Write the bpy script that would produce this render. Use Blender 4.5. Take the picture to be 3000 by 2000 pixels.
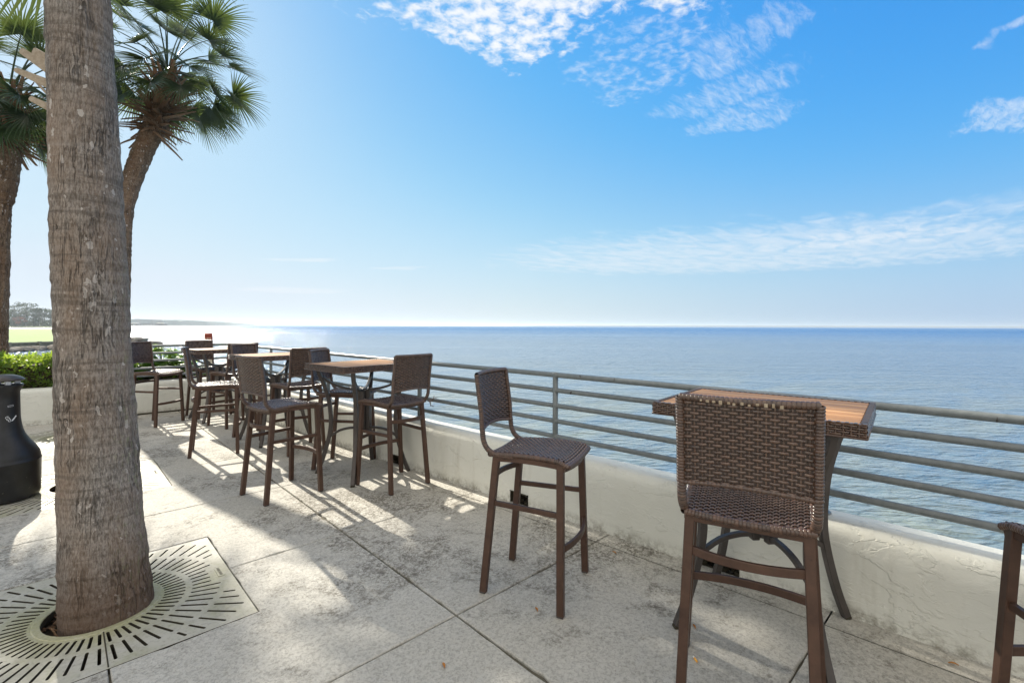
import bpy, math, random
from math import sin, cos, pi, radians, sqrt, atan, tan, atan2, exp
from mathutils import Vector, Matrix, noise
from mathutils.geometry import delaunay_2d_cdt
for o in list(bpy.data.objects): bpy.data.objects.remove(o)
S = bpy.context.scene
COL = S.collection
H = 1.41; F = 1380.0; YAW = radians(-43.8)
# ---------------------------------------------------------------- camera
cd = bpy.data.cameras.new('camera'); cam = bpy.data.objects.new('camera', cd); COL.objects.link(cam)
cd.sensor_width = 36; cd.lens = F/3000*36; cd.shift_y = -45.3/3000; cd.clip_start = .05; cd.clip_end = 40000
cam.matrix_world = Matrix.Translation((0, 0, H)) @ Matrix.Rotation(YAW, 4, 'Z') @ Matrix.Rotation(pi/2, 4, 'X') @ Matrix.Rotation(.0036, 4, 'Z')
S.camera = cam
SUN_EL = radians(29.0); SUN_AZ = radians(0.8)      # azimuth measured from +Y towards -X
SKY = .12; SUN = 5.0; EXPO = 0.92
S.view_settings.view_transform = 'Standard'; S.view_settings.look = 'None'
S.view_settings.exposure = EXPO; S.view_settings.gamma = 1
S.render.engine = 'CYCLES'
def w2(X, Y):            # camera-aligned ground coordinates (photo survey) -> world
    return (X*cos(YAW)-Y*sin(YAW), X*sin(YAW)+Y*cos(YAW))
def P(u, v, Y):          # survey point: pixel of the 3000x2000 photo at depth Y
    vh = 955.3+.0036*(u-1500)
    x, y = w2((u-1500)/F*Y, Y)
    return Vector((x, y, H-(v-vh)/F*Y))
# ---------------------------------------------------------------- node helpers
class NT:
    def __init__(s, nt): s.t = nt; s.l = nt.links
    def n(s, typ, **kw):
        nd = s.t.nodes.new(typ)
        for k, v in kw.items():
            if k.startswith('i_'):
                k2 = k[2:]; k2 = int(k2) if k2.isdigit() else k2.replace('_', ' ')
                if hasattr(v, 'links') or isinstance(v, bpy.types.NodeSocket): s.l.new(v, nd.inputs[k2])
                else: nd.inputs[k2].default_value = v
            else: setattr(nd, k, v)
        return nd
    def m(s, op, a, b=0.0, c=None, clamp=False):
        nd = s.t.nodes.new('ShaderNodeMath'); nd.operation = op; nd.use_clamp = clamp
        for i, x in enumerate((a, b, c)):
            if x is None: continue
            if isinstance(x, bpy.types.NodeSocket): s.l.new(x, nd.inputs[i])
            else: nd.inputs[i].default_value = x
        return nd.outputs[0]
    def noise(s, vec, scale, detail=4, rough=.55, dist=0, dim='3D'):
        nd = s.n('ShaderNodeTexNoise', noise_dimensions=dim); s.l.new(vec, nd.inputs['Vector'])
        nd.inputs['Scale'].default_value = scale; nd.inputs['Detail'].default_value = detail
        nd.inputs['Roughness'].default_value = rough; nd.inputs['Distortion'].default_value = dist
        return nd.outputs[0]
    def vor(s, vec, scale, feature='F1', out=0):
        nd = s.n('ShaderNodeTexVoronoi', feature=feature); s.l.new(vec, nd.inputs['Vector'])
        nd.inputs['Scale'].default_value = scale
        return nd.outputs[out]
    def mapr(s, x, a, b, c=0.0, d=1.0, smooth=False):
        nd = s.n('ShaderNodeMapRange'); s.l.new(x, nd.inputs[0])
        if smooth: nd.interpolation_type = 'SMOOTHSTEP'
        for i, q in enumerate((a, b, c, d)): nd.inputs[i+1].default_value = q
        return nd.outputs[0]
    def mix(s, f, a, b, blend='MIX'):
        nd = s.t.nodes.new('ShaderNodeMix'); nd.data_type = 'RGBA'; nd.blend_type = blend
        for i, x in ((0, f), (6, a), (7, b)):
            if isinstance(x, bpy.types.NodeSocket): s.l.new(x, nd.inputs[i])
            elif i == 0: nd.inputs[i].default_value = x
            else: nd.inputs[i].default_value = (*x, 1)
        return nd.outputs[2]
    def scl(s, vec, sx, sy, sz, rot=0):
        nd = s.n('ShaderNodeMapping'); s.l.new(vec, nd.inputs[0])
        nd.inputs['Scale'].default_value = (sx, sy, sz); nd.inputs['Rotation'].default_value = (0, 0, rot)
        return nd.outputs[0]
    def bump(s, h, strength=.5, dist=.01, nrm=None):
        nd = s.n('ShaderNodeBump'); s.l.new(h, nd.inputs['Height'])
        nd.inputs['Strength'].default_value = strength; nd.inputs['Distance'].default_value = dist
        if nrm: s.l.new(nrm, nd.inputs['Normal'])
        return nd.outputs[0]
def mat(name, fn, rough=.6, metal=0, spec=.5):
    m = bpy.data.materials.new(name); m.use_nodes = True; t = NT(m.node_tree)
    b = m.node_tree.nodes['Principled BSDF']; b.inputs['Roughness'].default_value = rough
    b.inputs['Metallic'].default_value = metal; b.inputs['Specular IOR Level'].default_value = spec
    obj = t.n('ShaderNodeTexCoord').outputs['Object']
    geo = t.n('ShaderNodeNewGeometry')
    fn(t, b, obj, geo)
    return m
def setc(t, b, c):
    if isinstance(c, bpy.types.NodeSocket): t.l.new(c, b.inputs['Base Color'])
    else: b.inputs['Base Color'].default_value = (*c, 1)
# ---------------------------------------------------------------- world: sky with a cloud layer
W = bpy.data.worlds.new('World'); S.world = W; W.use_nodes = True
t = NT(W.node_tree); bg = W.node_tree.nodes['Background']
sky = t.n('ShaderNodeTexSky', sky_type='NISHITA'); sky.sun_disc = False
sky.sun_elevation = SUN_EL; sky.sun_rotation = -SUN_AZ; sky.air_density = 1.0; sky.dust_density = .3; sky.ozone_density = 3.0
SK = 1/(SKY*2**EXPO)
crv = t.n('ShaderNodeRGBCurve'); t.l.new(sky.outputs[0], crv.inputs['Color'])       # film-like response of the clear sky
mp = crv.mapping; mp.use_clip = False; mp.extend = 'HORIZONTAL'
for ci, pts_ in ((0, [(0, 0), (.108, .065), (.227, .24), (.396, .44), (.60, .56), (.9, .68), (1.5, .80), (3, .92)]),
                 (1, [(0, 0), (.12, .22), (.19, .37), (.372, .58), (.526, .70), (.80, .80), (1.35, .88), (3, .96)]),
                 (2, [(0, 0), (.2, .55), (.34, .88), (.61, .93), (.95, .97), (1.5, 1.0), (3, 1.02)])):
    c_ = mp.curves[ci]
    c_.points[0].location = (pts_[0][0]*10/10, pts_[0][1]); c_.points[1].location = (pts_[-1][0], pts_[-1][1])
    for p in pts_[1:-1]: c_.points.new(*p)
mp.update()
prescale = t.n('ShaderNodeVectorMath', operation='SCALE'); t.l.new(sky.outputs[0], prescale.inputs[0]); prescale.inputs['Scale'].default_value = .1
t.l.new(prescale.outputs[0], crv.inputs['Color'])
dirv = t.n('ShaderNodeTexCoord').outputs['Generated']
sep = t.n('ShaderNodeSeparateXYZ'); t.l.new(dirv, sep.inputs[0])
zz = t.m('MAXIMUM', sep.outputs[2], .012)
px_ = t.m('DIVIDE', sep.outputs[0], zz); py_ = t.m('DIVIDE', sep.outputs[1], zz)
cmb = t.n('ShaderNodeCombineXYZ'); t.l.new(px_, cmb.inputs[0]); t.l.new(py_, cmb.inputs[1])
pl = cmb.outputs[0]                                  # point where the view ray meets a cloud layer at height 1
def cp(u, v):                                        # survey pixel -> cloud layer point
    z = (955.0-v); X, Y = (u-1500)/z, F/z
    return w2(X, Y)
wn = t.n('ShaderNodeTexNoise'); t.l.new(pl, wn.inputs['Vector']); wn.inputs['Scale'].default_value = 1.6; wn.inputs['Detail'].default_value = 3
wv = t.n('ShaderNodeVectorMath', operation='MULTIPLY_ADD'); t.l.new(wn.outputs['Color'], wv.inputs[0])
wv.inputs[1].default_value = (.85, .85, 0); t.l.new(pl, wv.inputs[2])
wpl = t.n('ShaderNodeVectorMath', operation='SUBTRACT'); t.l.new(wv.outputs[0], wpl.inputs[0]); wpl.inputs[1].default_value = (.425, .425, 0)
wpl = wpl.outputs[0]
def blob(c, ax, a, b, soft=1.0):
    """elliptic mask in the cloud layer: centre c, direction of the long axis ax, half sizes a, b"""
    d = t.n('ShaderNodeVectorMath', operation='SUBTRACT'); t.l.new(wpl, d.inputs[0]); d.inputs[1].default_value = (*c, 0)
    L = math.hypot(*ax); e = (ax[0]/L, ax[1]/L)
    q = []
    for vx, vy, k in ((e[0], e[1], a), (-e[1], e[0], b)):
        dd = t.n('ShaderNodeVectorMath', operation='DOT_PRODUCT'); t.l.new(d.outputs[0], dd.inputs[0]); dd.inputs[1].default_value = (vx/k, vy/k, 0)
        q.append(t.m('MULTIPLY', dd.outputs['Value'], dd.outputs['Value']))
    r = t.m('ADD', q[0], q[1])
    return t.mapr(r, 1.0+soft*.6, .1, 0, 1, True)
def seg(u0, v0, u1, v1, b, ext=1.1):
    p, q = cp(u0, v0), cp(u1, v1)
    return blob(((p[0]+q[0])/2, (p[1]+q[1])/2), (q[0]-p[0], q[1]-p[1]), math.hypot(q[0]-p[0], q[1]-p[1])/2*ext, b)
def mx(*a):
    r = a[0]
    for k in a[1:]: r = t.m('MAXIMUM', r, k)
    return r
puffs = mx(seg(1110, 75, 1850, 40, .26), seg(1350, 90, 1560, 190, .22), seg(1500, 60, 1760, 20, .34), seg(1750, 0, 1860, -120, .4))
puff2 = mx(seg(1690, 230, 2000, 215, .17), seg(1840, 90, 2140, 130, .24))
wisp = mx(seg(1960, 310, 2440, 195, .22), seg(2010, 395, 2400, 280, .17), seg(2040, 150, 2300, 110, .2))
wisp2 = mx(seg(2830, 350, 3080, 300, .30), seg(2880, 110, 3060, 70, .06), seg(2900, 400, 3100, 350, .2))
veil = mx(seg(2700, 660, 3150, 520, .55), seg(2250, 725, 3000, 640, .7))
haze_ = mx(seg(1500, 775, 3200, 705, 2.3, 1.05), seg(1100, 790, 1250, 783, .25), seg(780, 765, 960, 762, .25), seg(720, 855, 1000, 852, 1.4))
n1 = t.noise(pl, 19, 6, .60, .25); n2 = t.noise(t.scl(pl, 1.2, 4.2, 1, radians(-35)), 7, 8, .68, .5)
n3 = t.noise(t.scl(pl, 1, 2.2, 1, radians(-20)), 2.2, 6, .6, .6)
def thr(mask, nz, hi, lo, wdt):
    th = t.m('MULTIPLY_ADD', mask, lo-hi, hi)
    d = t.m('SUBTRACT', nz, th)
    return t.m('MULTIPLY', t.mapr(d, -wdt*.2, wdt, 0, 1, True), t.mapr(mask, 0, .25, 0, 1, True))
c1 = t.m('MULTIPLY', thr(puffs, n1, .70, .34, .30), .92)
c2 = t.m('MULTIPLY', thr(puff2, n1, .74, .46, .34), .48)
c3 = t.m('MULTIPLY', thr(wisp, n2, .75, .38, .45), .50)
c4 = t.m('MULTIPLY', thr(wisp2, n2, .70, .30, .45), .5)
c5 = t.m('MULTIPLY', thr(veil, n3, .74, .28, .62), .30)
c6 = t.m('MULTIPLY', thr(haze_, n3, .62, .20, .50), .5)
cl = mx(c1, c2, c3, c4); cl = t.m('ADD', cl, t.m('MULTIPLY', t.m('SUBTRACT', 1.0, cl), t.m('ADD', c5, c6)), None, True)
up = t.mapr(sep.outputs[2], 0, .3, 0, 1)
# pale air near the horizon, whiter towards the sun
sa = t.n('ShaderNodeVectorMath', operation='DOT_PRODUCT'); t.l.new(dirv, sa.inputs[0]); sa.inputs[1].default_value = (-sin(SUN_AZ), cos(SUN_AZ), 0)
hl = t.m('SQRT', t.m('SUBTRACT', 1.0001, t.m('MULTIPLY', sep.outputs[2], sep.outputs[2])))
ca = t.m('DIVIDE', sa.outputs['Value'], hl)
hr = t.n('ShaderNodeValToRGB'); t.l.new(t.mapr(ca, -1, 1), hr.inputs[0]); el_ = hr.color_ramp.elements
el_[0].position = 0; el_[0].color = (.46, .60, .74, 1); el_[1].position = 1; el_[1].color = (.74, .81, .88, 1)
for p_, c_ in ((.50, (.40, .56, .75, 1)), (.68, (.52, .67, .78, 1)), (.855, (.68, .79, .82, 1)), (.96, (.73, .82, .89, 1))):
    e_ = el_.new(p_); e_.color = c_
hz = t.m('POWER', 2.718, t.m('MULTIPLY', t.m('MAXIMUM', sep.outputs[2], 0), -9.0))
base = t.mix(t.m('MULTIPLY', hz, .97), crv.outputs[0], hr.outputs[0])
# unseen warm cloud added overhead and behind the viewer to fill the shade
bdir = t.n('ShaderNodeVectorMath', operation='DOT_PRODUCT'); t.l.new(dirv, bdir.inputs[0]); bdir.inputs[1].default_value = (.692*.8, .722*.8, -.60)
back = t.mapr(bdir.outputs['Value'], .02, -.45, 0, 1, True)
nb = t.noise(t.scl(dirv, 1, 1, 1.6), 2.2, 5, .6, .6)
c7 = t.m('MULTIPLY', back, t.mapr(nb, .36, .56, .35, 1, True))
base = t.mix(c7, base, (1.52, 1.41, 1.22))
base = t.mix(cl, base, t.mix(up, (.84, .89, .94), (1.0, 1.01, 1.02)))
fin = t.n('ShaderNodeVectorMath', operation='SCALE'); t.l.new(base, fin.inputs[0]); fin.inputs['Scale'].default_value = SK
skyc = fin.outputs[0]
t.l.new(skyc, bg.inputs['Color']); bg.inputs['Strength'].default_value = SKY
# ---------------------------------------------------------------- sun
sl = bpy.data.lights.new('sun', 'SUN'); sl.energy = SUN; sl.angle = radians(.55); sl.color = (1, .93, .80)
so = bpy.data.objects.new('sun', sl); COL.objects.link(so)
sd = Vector((-sin(SUN_AZ)*cos(SUN_EL), cos(SUN_AZ)*cos(SUN_EL), sin(SUN_EL)))
so.rotation_euler = sd.to_track_quat('Z', 'Y').to_euler(); so.location = (0, 0, 30)
# ---------------------------------------------------------------- mesh helpers
class MB:
    def __init__(s): s.v = []; s.f = []; s.smooth = []
    def add(s, vs, fs, sm=False):
        o = len(s.v); s.v += [tuple(q) for q in vs]; s.f += [tuple(i+o for i in q) for q in fs]; s.smooth += [sm]*len(fs)
    def box(s, c, size, R=None, bev=0):
        hx, hy, hz = size[0]/2, size[1]/2, size[2]/2
        c = Vector(c); R = R or Matrix.Identity(3)
        if bev <= 0:
            vs = [c+R@Vector((x*hx, y*hy, z*hz)) for x in (-1, 1) for y in (-1, 1) for z in (-1, 1)]
            s.add(vs, [(0, 1, 3, 2), (4, 6, 7, 5), (0, 4, 5, 1), (2, 3, 7, 6), (0, 2, 6, 4), (1, 5, 7, 3)])
            return
        b = min(bev, hx*.49, hy*.49, hz*.49)
        oc = [(-1, -1), (1, -1), (1, 1), (-1, 1)]
        def ring(z, k):
            r = []
            for x, y in oc:
                a = (x*(hx-b-k), y*(hy-k)); d = (x*(hx-k), y*(hy-b-k))
                r += ([a, d] if x*y < 0 else [d, a])
            return [c+R@Vector((p[0], p[1], z)) for p in r]
        rs = [ring(-hz, b), ring(-hz+b, 0), ring(hz-b, 0), ring(hz, b)]
        vs = sum(rs, []); fs = []
        for i in range(3):
            for j in range(8): fs.append((i*8+j, i*8+(j+1) % 8, i*8+8+(j+1) % 8, i*8+8+j))
        fs += [tuple(range(7, -1, -1)), tuple(range(24, 32))]
        s.add(vs, fs)
    def tube(s, pts, r, n=8, caps=True, sm=True, prof=None, up=None, closed=False):
        """sweep a round (or prof [(x,y)..]) section along pts; r number or list"""
        pts = [Vector(p) for p in pts]; N = len(pts)
        T = []
        for i in range(N):
            a = pts[(i-1) % N] if closed else pts[max(i-1, 0)]; b = pts[(i+1) % N] if closed else pts[min(i+1, N-1)]
            d = b-a; T.append(d.normalized() if d.length > 1e-9 else Vector((0, 0, 1)))
        u = Vector(up) if up else (Vector((0, 0, 1)) if abs(T[0].z) < .9 else Vector((0, 1, 0)))
        vs = []; pr = prof or [(cos(2*pi*k/n), sin(2*pi*k/n)) for k in range(n)]; n = len(pr)
        for i in range(N):
            if not up and i: pass
            sd_ = T[i].cross(u)
            if sd_.length < 1e-5: sd_ = Vector((1, 0, 0))
            sd_.normalize(); u2 = sd_.cross(T[i]).normalized()
            if not up: u = u2
            rr = r[i] if hasattr(r, '__len__') else r
            for x, y in pr: vs.append(pts[i]+(sd_*x+u2*y)*rr)
        fs = []
        for i in range(N if closed else N-1):
            j = (i+1) % N
            for k in range(n): fs.append((i*n+k, i*n+(k+1) % n, j*n+(k+1) % n, j*n+k))
        if caps and not closed: fs += [tuple(range(n-1, -1, -1)), tuple(range((N-1)*n, N*n))]
        s.add(vs, fs, sm)
    def bar(s, pts, w, h=None, up=None):
        """flat-sided bar with softened corners"""
        h = h or w; b = .15
        pr = [(-1+b, -1), (1-b, -1), (1, -1+b), (1, 1-b), (1-b, 1), (-1+b, 1), (-1, 1-b), (-1, -1+b)]
        pr = [(x*w/2, y*h/2) for x, y in pr]
        s.tube(pts, 1.0, prof=pr, up=up, sm=False)
    def lathe(s, prof, c=(0, 0, 0), n=48, sm=True):
        vs = []; fs = []; m = len(prof)
        for i in range(n):
            a = 2*pi*i/n
            for r, z in prof: vs.append((c[0]+r*cos(a), c[1]+r*sin(a), c[2]+z))
        for i in range(n):
            for j in range(m-1): fs.append((i*m+j, ((i+1) % n)*m+j, ((i+1) % n)*m+j+1, i*m+j+1))
        s.add(vs, fs, sm)
    def build(s, name, m, parent=None, loc=None):
        me = bpy.data.meshes.new(name); me.from_pydata(s.v, [], s.f)
        me.polygons.foreach_set('use_smooth', s.smooth); me.update()
        o = bpy.data.objects.new(name, me); COL.objects.link(o)
        if m: me.materials.append(m)
        if parent: o.parent = parent
        if loc: o.location = loc
        return o
def tag(o, label=None, cat=None, group=None, kind=None):
    for k, v in (('label', label), ('category', cat), ('group', group), ('kind', kind)):
        if v: o[k] = v
    return o
def empty(name, loc=(0, 0, 0), rz=0, label=None, cat=None, group=None):
    o = bpy.data.objects.new(name, None); COL.objects.link(o); o.location = loc; o.rotation_euler = (0, 0, rz)
    o.empty_display_size = .2
    return tag(o, label, cat, group)
def dup(root, loc, rz, label, group=None):
    def cpy(o, par):
        c = o.copy(); COL.objects.link(c); c.parent = par
        for ch in o.children: cpy(ch, c)
        return c
    r = cpy(root, None); r.location = loc; r.rotation_euler = (0, 0, rz); r['label'] = label
    if group: r['group'] = group
    return r
def lerp(a, b, k): return a+(b-a)*k
def interp(tab, x):
    if x <= tab[0][0]: return tab[0][1]
    for (a, p), (b, q) in zip(tab, tab[1:]):
        if x <= b: return p+(q-p)*(x-a)/(b-a)
    return tab[-1][1]
def smoothpath(pts, k=6):
    pts = [Vector(p) for p in pts]; out = []
    for i in range(len(pts)-1):
        p0 = pts[max(i-1, 0)]; p1 = pts[i]; p2 = pts[i+1]; p3 = pts[min(i+2, len(pts)-1)]
        for j in range(k):
            x = j/k
            out.append(.5*((2*p1)+(-p0+p2)*x+(2*p0-5*p1+4*p2-p3)*x*x+(-p0+3*p1-3*p2+p3)*x**3))
    out.append(pts[-1]); return out
# ---------------------------------------------------------------- materials
def f_concrete(t, b, o, g):
    big = t.noise(o, .9, 5, .62, .4); mid = t.noise(o, 5.5, 6, .7, .6); fine = t.noise(o, 95, 3, .7)
    gri = t.noise(o, 30, 6, .78, .8); sh = t.vor(o, 170, 'F1', 1)
    shv = t.n('ShaderNodeSeparateColor'); t.l.new(sh, shv.inputs[0])
    c = t.mix(t.mapr(big, .3, .7), (.55, .53, .475), (.64, .62, .56))
    c = t.mix(t.m('MULTIPLY', g.outputs['Random Per Island'], .28), c, (.44, .42, .365))
    c = t.mix(t.mapr(shv.outputs[0], .60, .98, 0, .45), c, (.60, .57, .52))
    zone = t.mapr(t.m('ADD', big, t.m('MULTIPLY', mid, .6)), .72, .98, .10, 1, True)
    pit = t.m('MULTIPLY', t.mapr(gri, .44, .58, 0, 1), zone, None, True)
    c = t.mix(t.m('MULTIPLY', pit, .9), c, (.10, .086, .066))
    g2 = t.m('MULTIPLY', t.mapr(t.noise(o, 62, 4, .75, .8), .485, .57), t.mapr(zone, .2, 1, .42, 1)); c = t.mix(t.m('MULTIPLY', g2, .80), c, (.12, .105, .082))
    c = t.mix(t.mapr(t.noise(o, 48, 4, .75, .9), .56, .66, 0, .45), c, (.66, .63, .56))
    c = t.mix(t.m('MULTIPLY', t.mapr(mid, .5, .7), t.m('MULTIPLY', zone, .35)), c, (.20, .185, .15))
    sp = t.mapr(fine, .60, .72); c = t.mix(t.m('MULTIPLY', sp, .5), c, (.13, .115, .09))
    st = t.mapr(t.noise(o, 2.1, 5, .7, 1.5), .56, .72); c = t.mix(t.m('MULTIPLY', st, .16), c, (.27, .23, .16))
    setc(t, b, c)
    h = t.m('ADD', t.m('MULTIPLY', gri, -.9), t.m('MULTIPLY', fine, .55)); h = t.m('ADD', h, t.m('MULTIPLY', shv.outputs[1], .15))
    t.l.new(t.bump(h, .9, .009), b.inputs['Normal'])
M = {}
M['concrete'] = mat('aggregate_concrete', f_concrete, .8, 0, .35)
def f_sub(t, b, o, g):
    setc(t, b, t.mix(t.noise(o, 40, 4), (.06, .052, .035), (.17, .155, .115)))
M['joint'] = mat('joint_dirt', f_sub, .95)
def f_grate(t, b, o, g):
    n = t.noise(o, 3.2, 5, .65, .5); n2 = t.noise(o, 60, 4, .7)
    c = t.mix(t.mapr(n, .35, .65), (.47, .45, .39), (.37, .355, .26))
    c = t.mix(t.mapr(t.noise(o, 6, 5, .7, 1), .52, .72, 0, .5), c, (.30, .31, .17))
    ln_ = t.n('ShaderNodeVectorMath', operation='LENGTH'); t.l.new(o, ln_.inputs[0]); c = t.mix(t.m('MULTIPLY', t.mapr(ln_.outputs['Value'], .24, .42, 1, 0, True), t.mapr(n2, .35, .6, .2, .6)), c, (.33, .33, .13)); c = t.mix(t.mapr(n2, .52, .72, 0, .55), c, (.17, .155, .12)); c = t.mix(t.mapr(t.noise(o, 9, 5, .75, .8), .54, .70, 0, .45), c, (.20, .19, .15)); setc(t, b, c)
    t.l.new(t.bump(n2, .3, .002), b.inputs['Normal'])
M['grate'] = mat('cast_grate', f_grate, .65)
def f_stucco(t, b, o, g):
    def plate(sc, lo, hi, seed):
        m_ = t.n('ShaderNodeVectorMath', operation='ADD'); t.l.new(t.scl(o, 1, .75, 1.5), m_.inputs[0]); m_.inputs[1].default_value = (seed, seed*2, seed)
        return t.mapr(t.noise(m_.outputs[0], sc, 5, .62, .5), lo, hi, 0, 1, True)
    gate = t.mapr(t.noise(o, 1.3, 2, .5), .40, .56, .15, 1, True)
    h = t.m('ADD', plate(4.5, .53, .56, 1.3), t.m('MULTIPLY', plate(7.5, .56, .585, 5.1), .6)); h = t.m('MULTIPLY', h, gate)
    r2 = t.noise(o, 11, 4, .6, .6); f = t.noise(o, 80, 3, .65)
    h = t.m('ADD', t.m('MULTIPLY', h, .55), t.m('ADD', t.m('MULTIPLY', r2, .7), t.m('MULTIPLY', f, .14)))
    s = t.n('ShaderNodeSeparateXYZ'); t.l.new(o, s.inputs[0])
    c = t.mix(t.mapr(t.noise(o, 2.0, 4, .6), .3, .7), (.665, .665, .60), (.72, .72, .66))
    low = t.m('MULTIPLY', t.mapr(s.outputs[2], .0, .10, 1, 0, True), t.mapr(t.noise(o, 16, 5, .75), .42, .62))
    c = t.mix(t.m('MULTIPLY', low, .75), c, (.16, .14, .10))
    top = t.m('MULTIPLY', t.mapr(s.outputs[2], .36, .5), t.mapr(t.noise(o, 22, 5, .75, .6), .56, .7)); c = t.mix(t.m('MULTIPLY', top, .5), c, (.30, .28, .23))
    dr = t.mapr(t.noise(t.scl(o, 5, 5, .7), 1.6, 4, .7), .56, .72, 0, .28); c = t.mix(dr, c, (.42, .40, .32))
    setc(t, b, c); t.l.new(t.bump(h, .6, .010), b.inputs['Normal'])
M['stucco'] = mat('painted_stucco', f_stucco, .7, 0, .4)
def f_dark(t, b, o, g): setc(t, b, t.mix(t.noise(o, 30, 4), (.015, .013, .008), (.07, .06, .035)))
M['dark'] = mat('dark_recess', f_dark, .95)
def f_rail(t, b, o, g):
    n = t.noise(o, 5.5, 5, .75, .3); chip = t.mapr(n, .665, .675); nf = t.noise(o, 30, 4, .6)
    c = t.mix(t.mapr(nf, .3, .7), (.135, .155, .16), (.19, .21, .215)); c = t.mix(chip, c, (.035, .022, .016)); setc(t, b, c)
    t.l.new(t.mapr(chip, 0, 1, .38, .8), b.inputs['Roughness'])
    t.l.new(t.bump(t.m('SUBTRACT', nf, t.m('MULTIPLY', chip, .6)), .25, .003), b.inputs['Normal'])
M['rail'] = mat('grey_painted_steel', f_rail, .38, 0, .5)
def f_wicker(t, b, o, g):
    r = g.outputs['Random Per Island']; n = t.noise(o, 28, 4, .6); st = t.noise(t.scl(o, 60, 60, 60), 3, 2)
    c = t.mix(r, (.045, .021, .012), (.100, .049, .028)); c = t.mix(t.mapr(n, .4, .75, 0, .5), c, (.13, .075, .048)); b.inputs['Coat Weight'].default_value = .45; b.inputs['Coat Roughness'].default_value = .18
    setc(t, b, c); t.l.new(t.mapr(n, .3, .7, .20, .36), b.inputs['Roughness'])
    t.l.new(t.bump(st, .25, .001), b.inputs['Normal'])
M['wicker'] = mat('brown_synthetic_wicker', f_wicker, .3, 0, .85)
M['wicker_dark'] = mat('wicker_gap_shade', lambda t, b, o, g: setc(t, b, (.03, .017, .012)), .5)
def f_wedge(t, b, o, g):
    r = g.outputs['Random Per Island']; n = t.noise(o, 90, 3, .6)
    c = t.mix(r, (.042, .021, .013), (.10, .05, .03)); c = t.mix(t.mapr(n, .5, .8, 0, .6), c, (.15, .10, .07))
    setc(t, b, c)
M['wicker_wrap'] = mat('wrapped_wicker', f_wedge, .3, 0, .8)
def f_bronze(t, b, o, g):
    n = t.noise(o, 12, 5, .7, .4); sc = t.mapr(t.noise(o, 38, 5, .75), .62, .72)
    c = t.mix(t.mapr(n, .3, .7), (.055, .029, .020), (.098, .052, .034)); c = t.mix(t.m('MULTIPLY', sc, .6), c, (.03, .018, .014)); setc(t, b, c)
    t.l.new(t.mapr(n, .3, .7, .36, .55), b.inputs['Roughness'])
    t.l.new(t.bump(n, .1, .003), b.inputs['Normal'])
M['bronze'] = mat('bronze_powder_coat', f_bronze, .42, .25, .5)
def f_char(t, b, o, g):
    n = t.noise(o, 10, 5, .7); c = t.mix(t.mapr(n, .3, .7), (.055, .047, .044), (.09, .078, .073)); setc(t, b, c)
    t.l.new(t.mapr(n, .3, .7, .32, .5), b.inputs['Roughness'])
M['char'] = mat('charcoal_powder_coat', f_char, .4, .3, .5)
def f_teak(t, b, o, g):
    r = g.outputs['Random Per Island']; w = t.noise(t.scl(o, 60, 3, 60), 2.2, 5, .65, .6)
    c = t.mix(r, (.43, .20, .065), (.66, .37, .15)); c = t.mix(t.mapr(w, .35, .75, 0, .5), c, (.26, .125, .05)); setc(t, b, c)
    t.l.new(t.bump(w, .15, .001), b.inputs['Normal'])
M['teak'] = mat('oiled_teak_slats', f_teak, .48, 0, .4)
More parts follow.
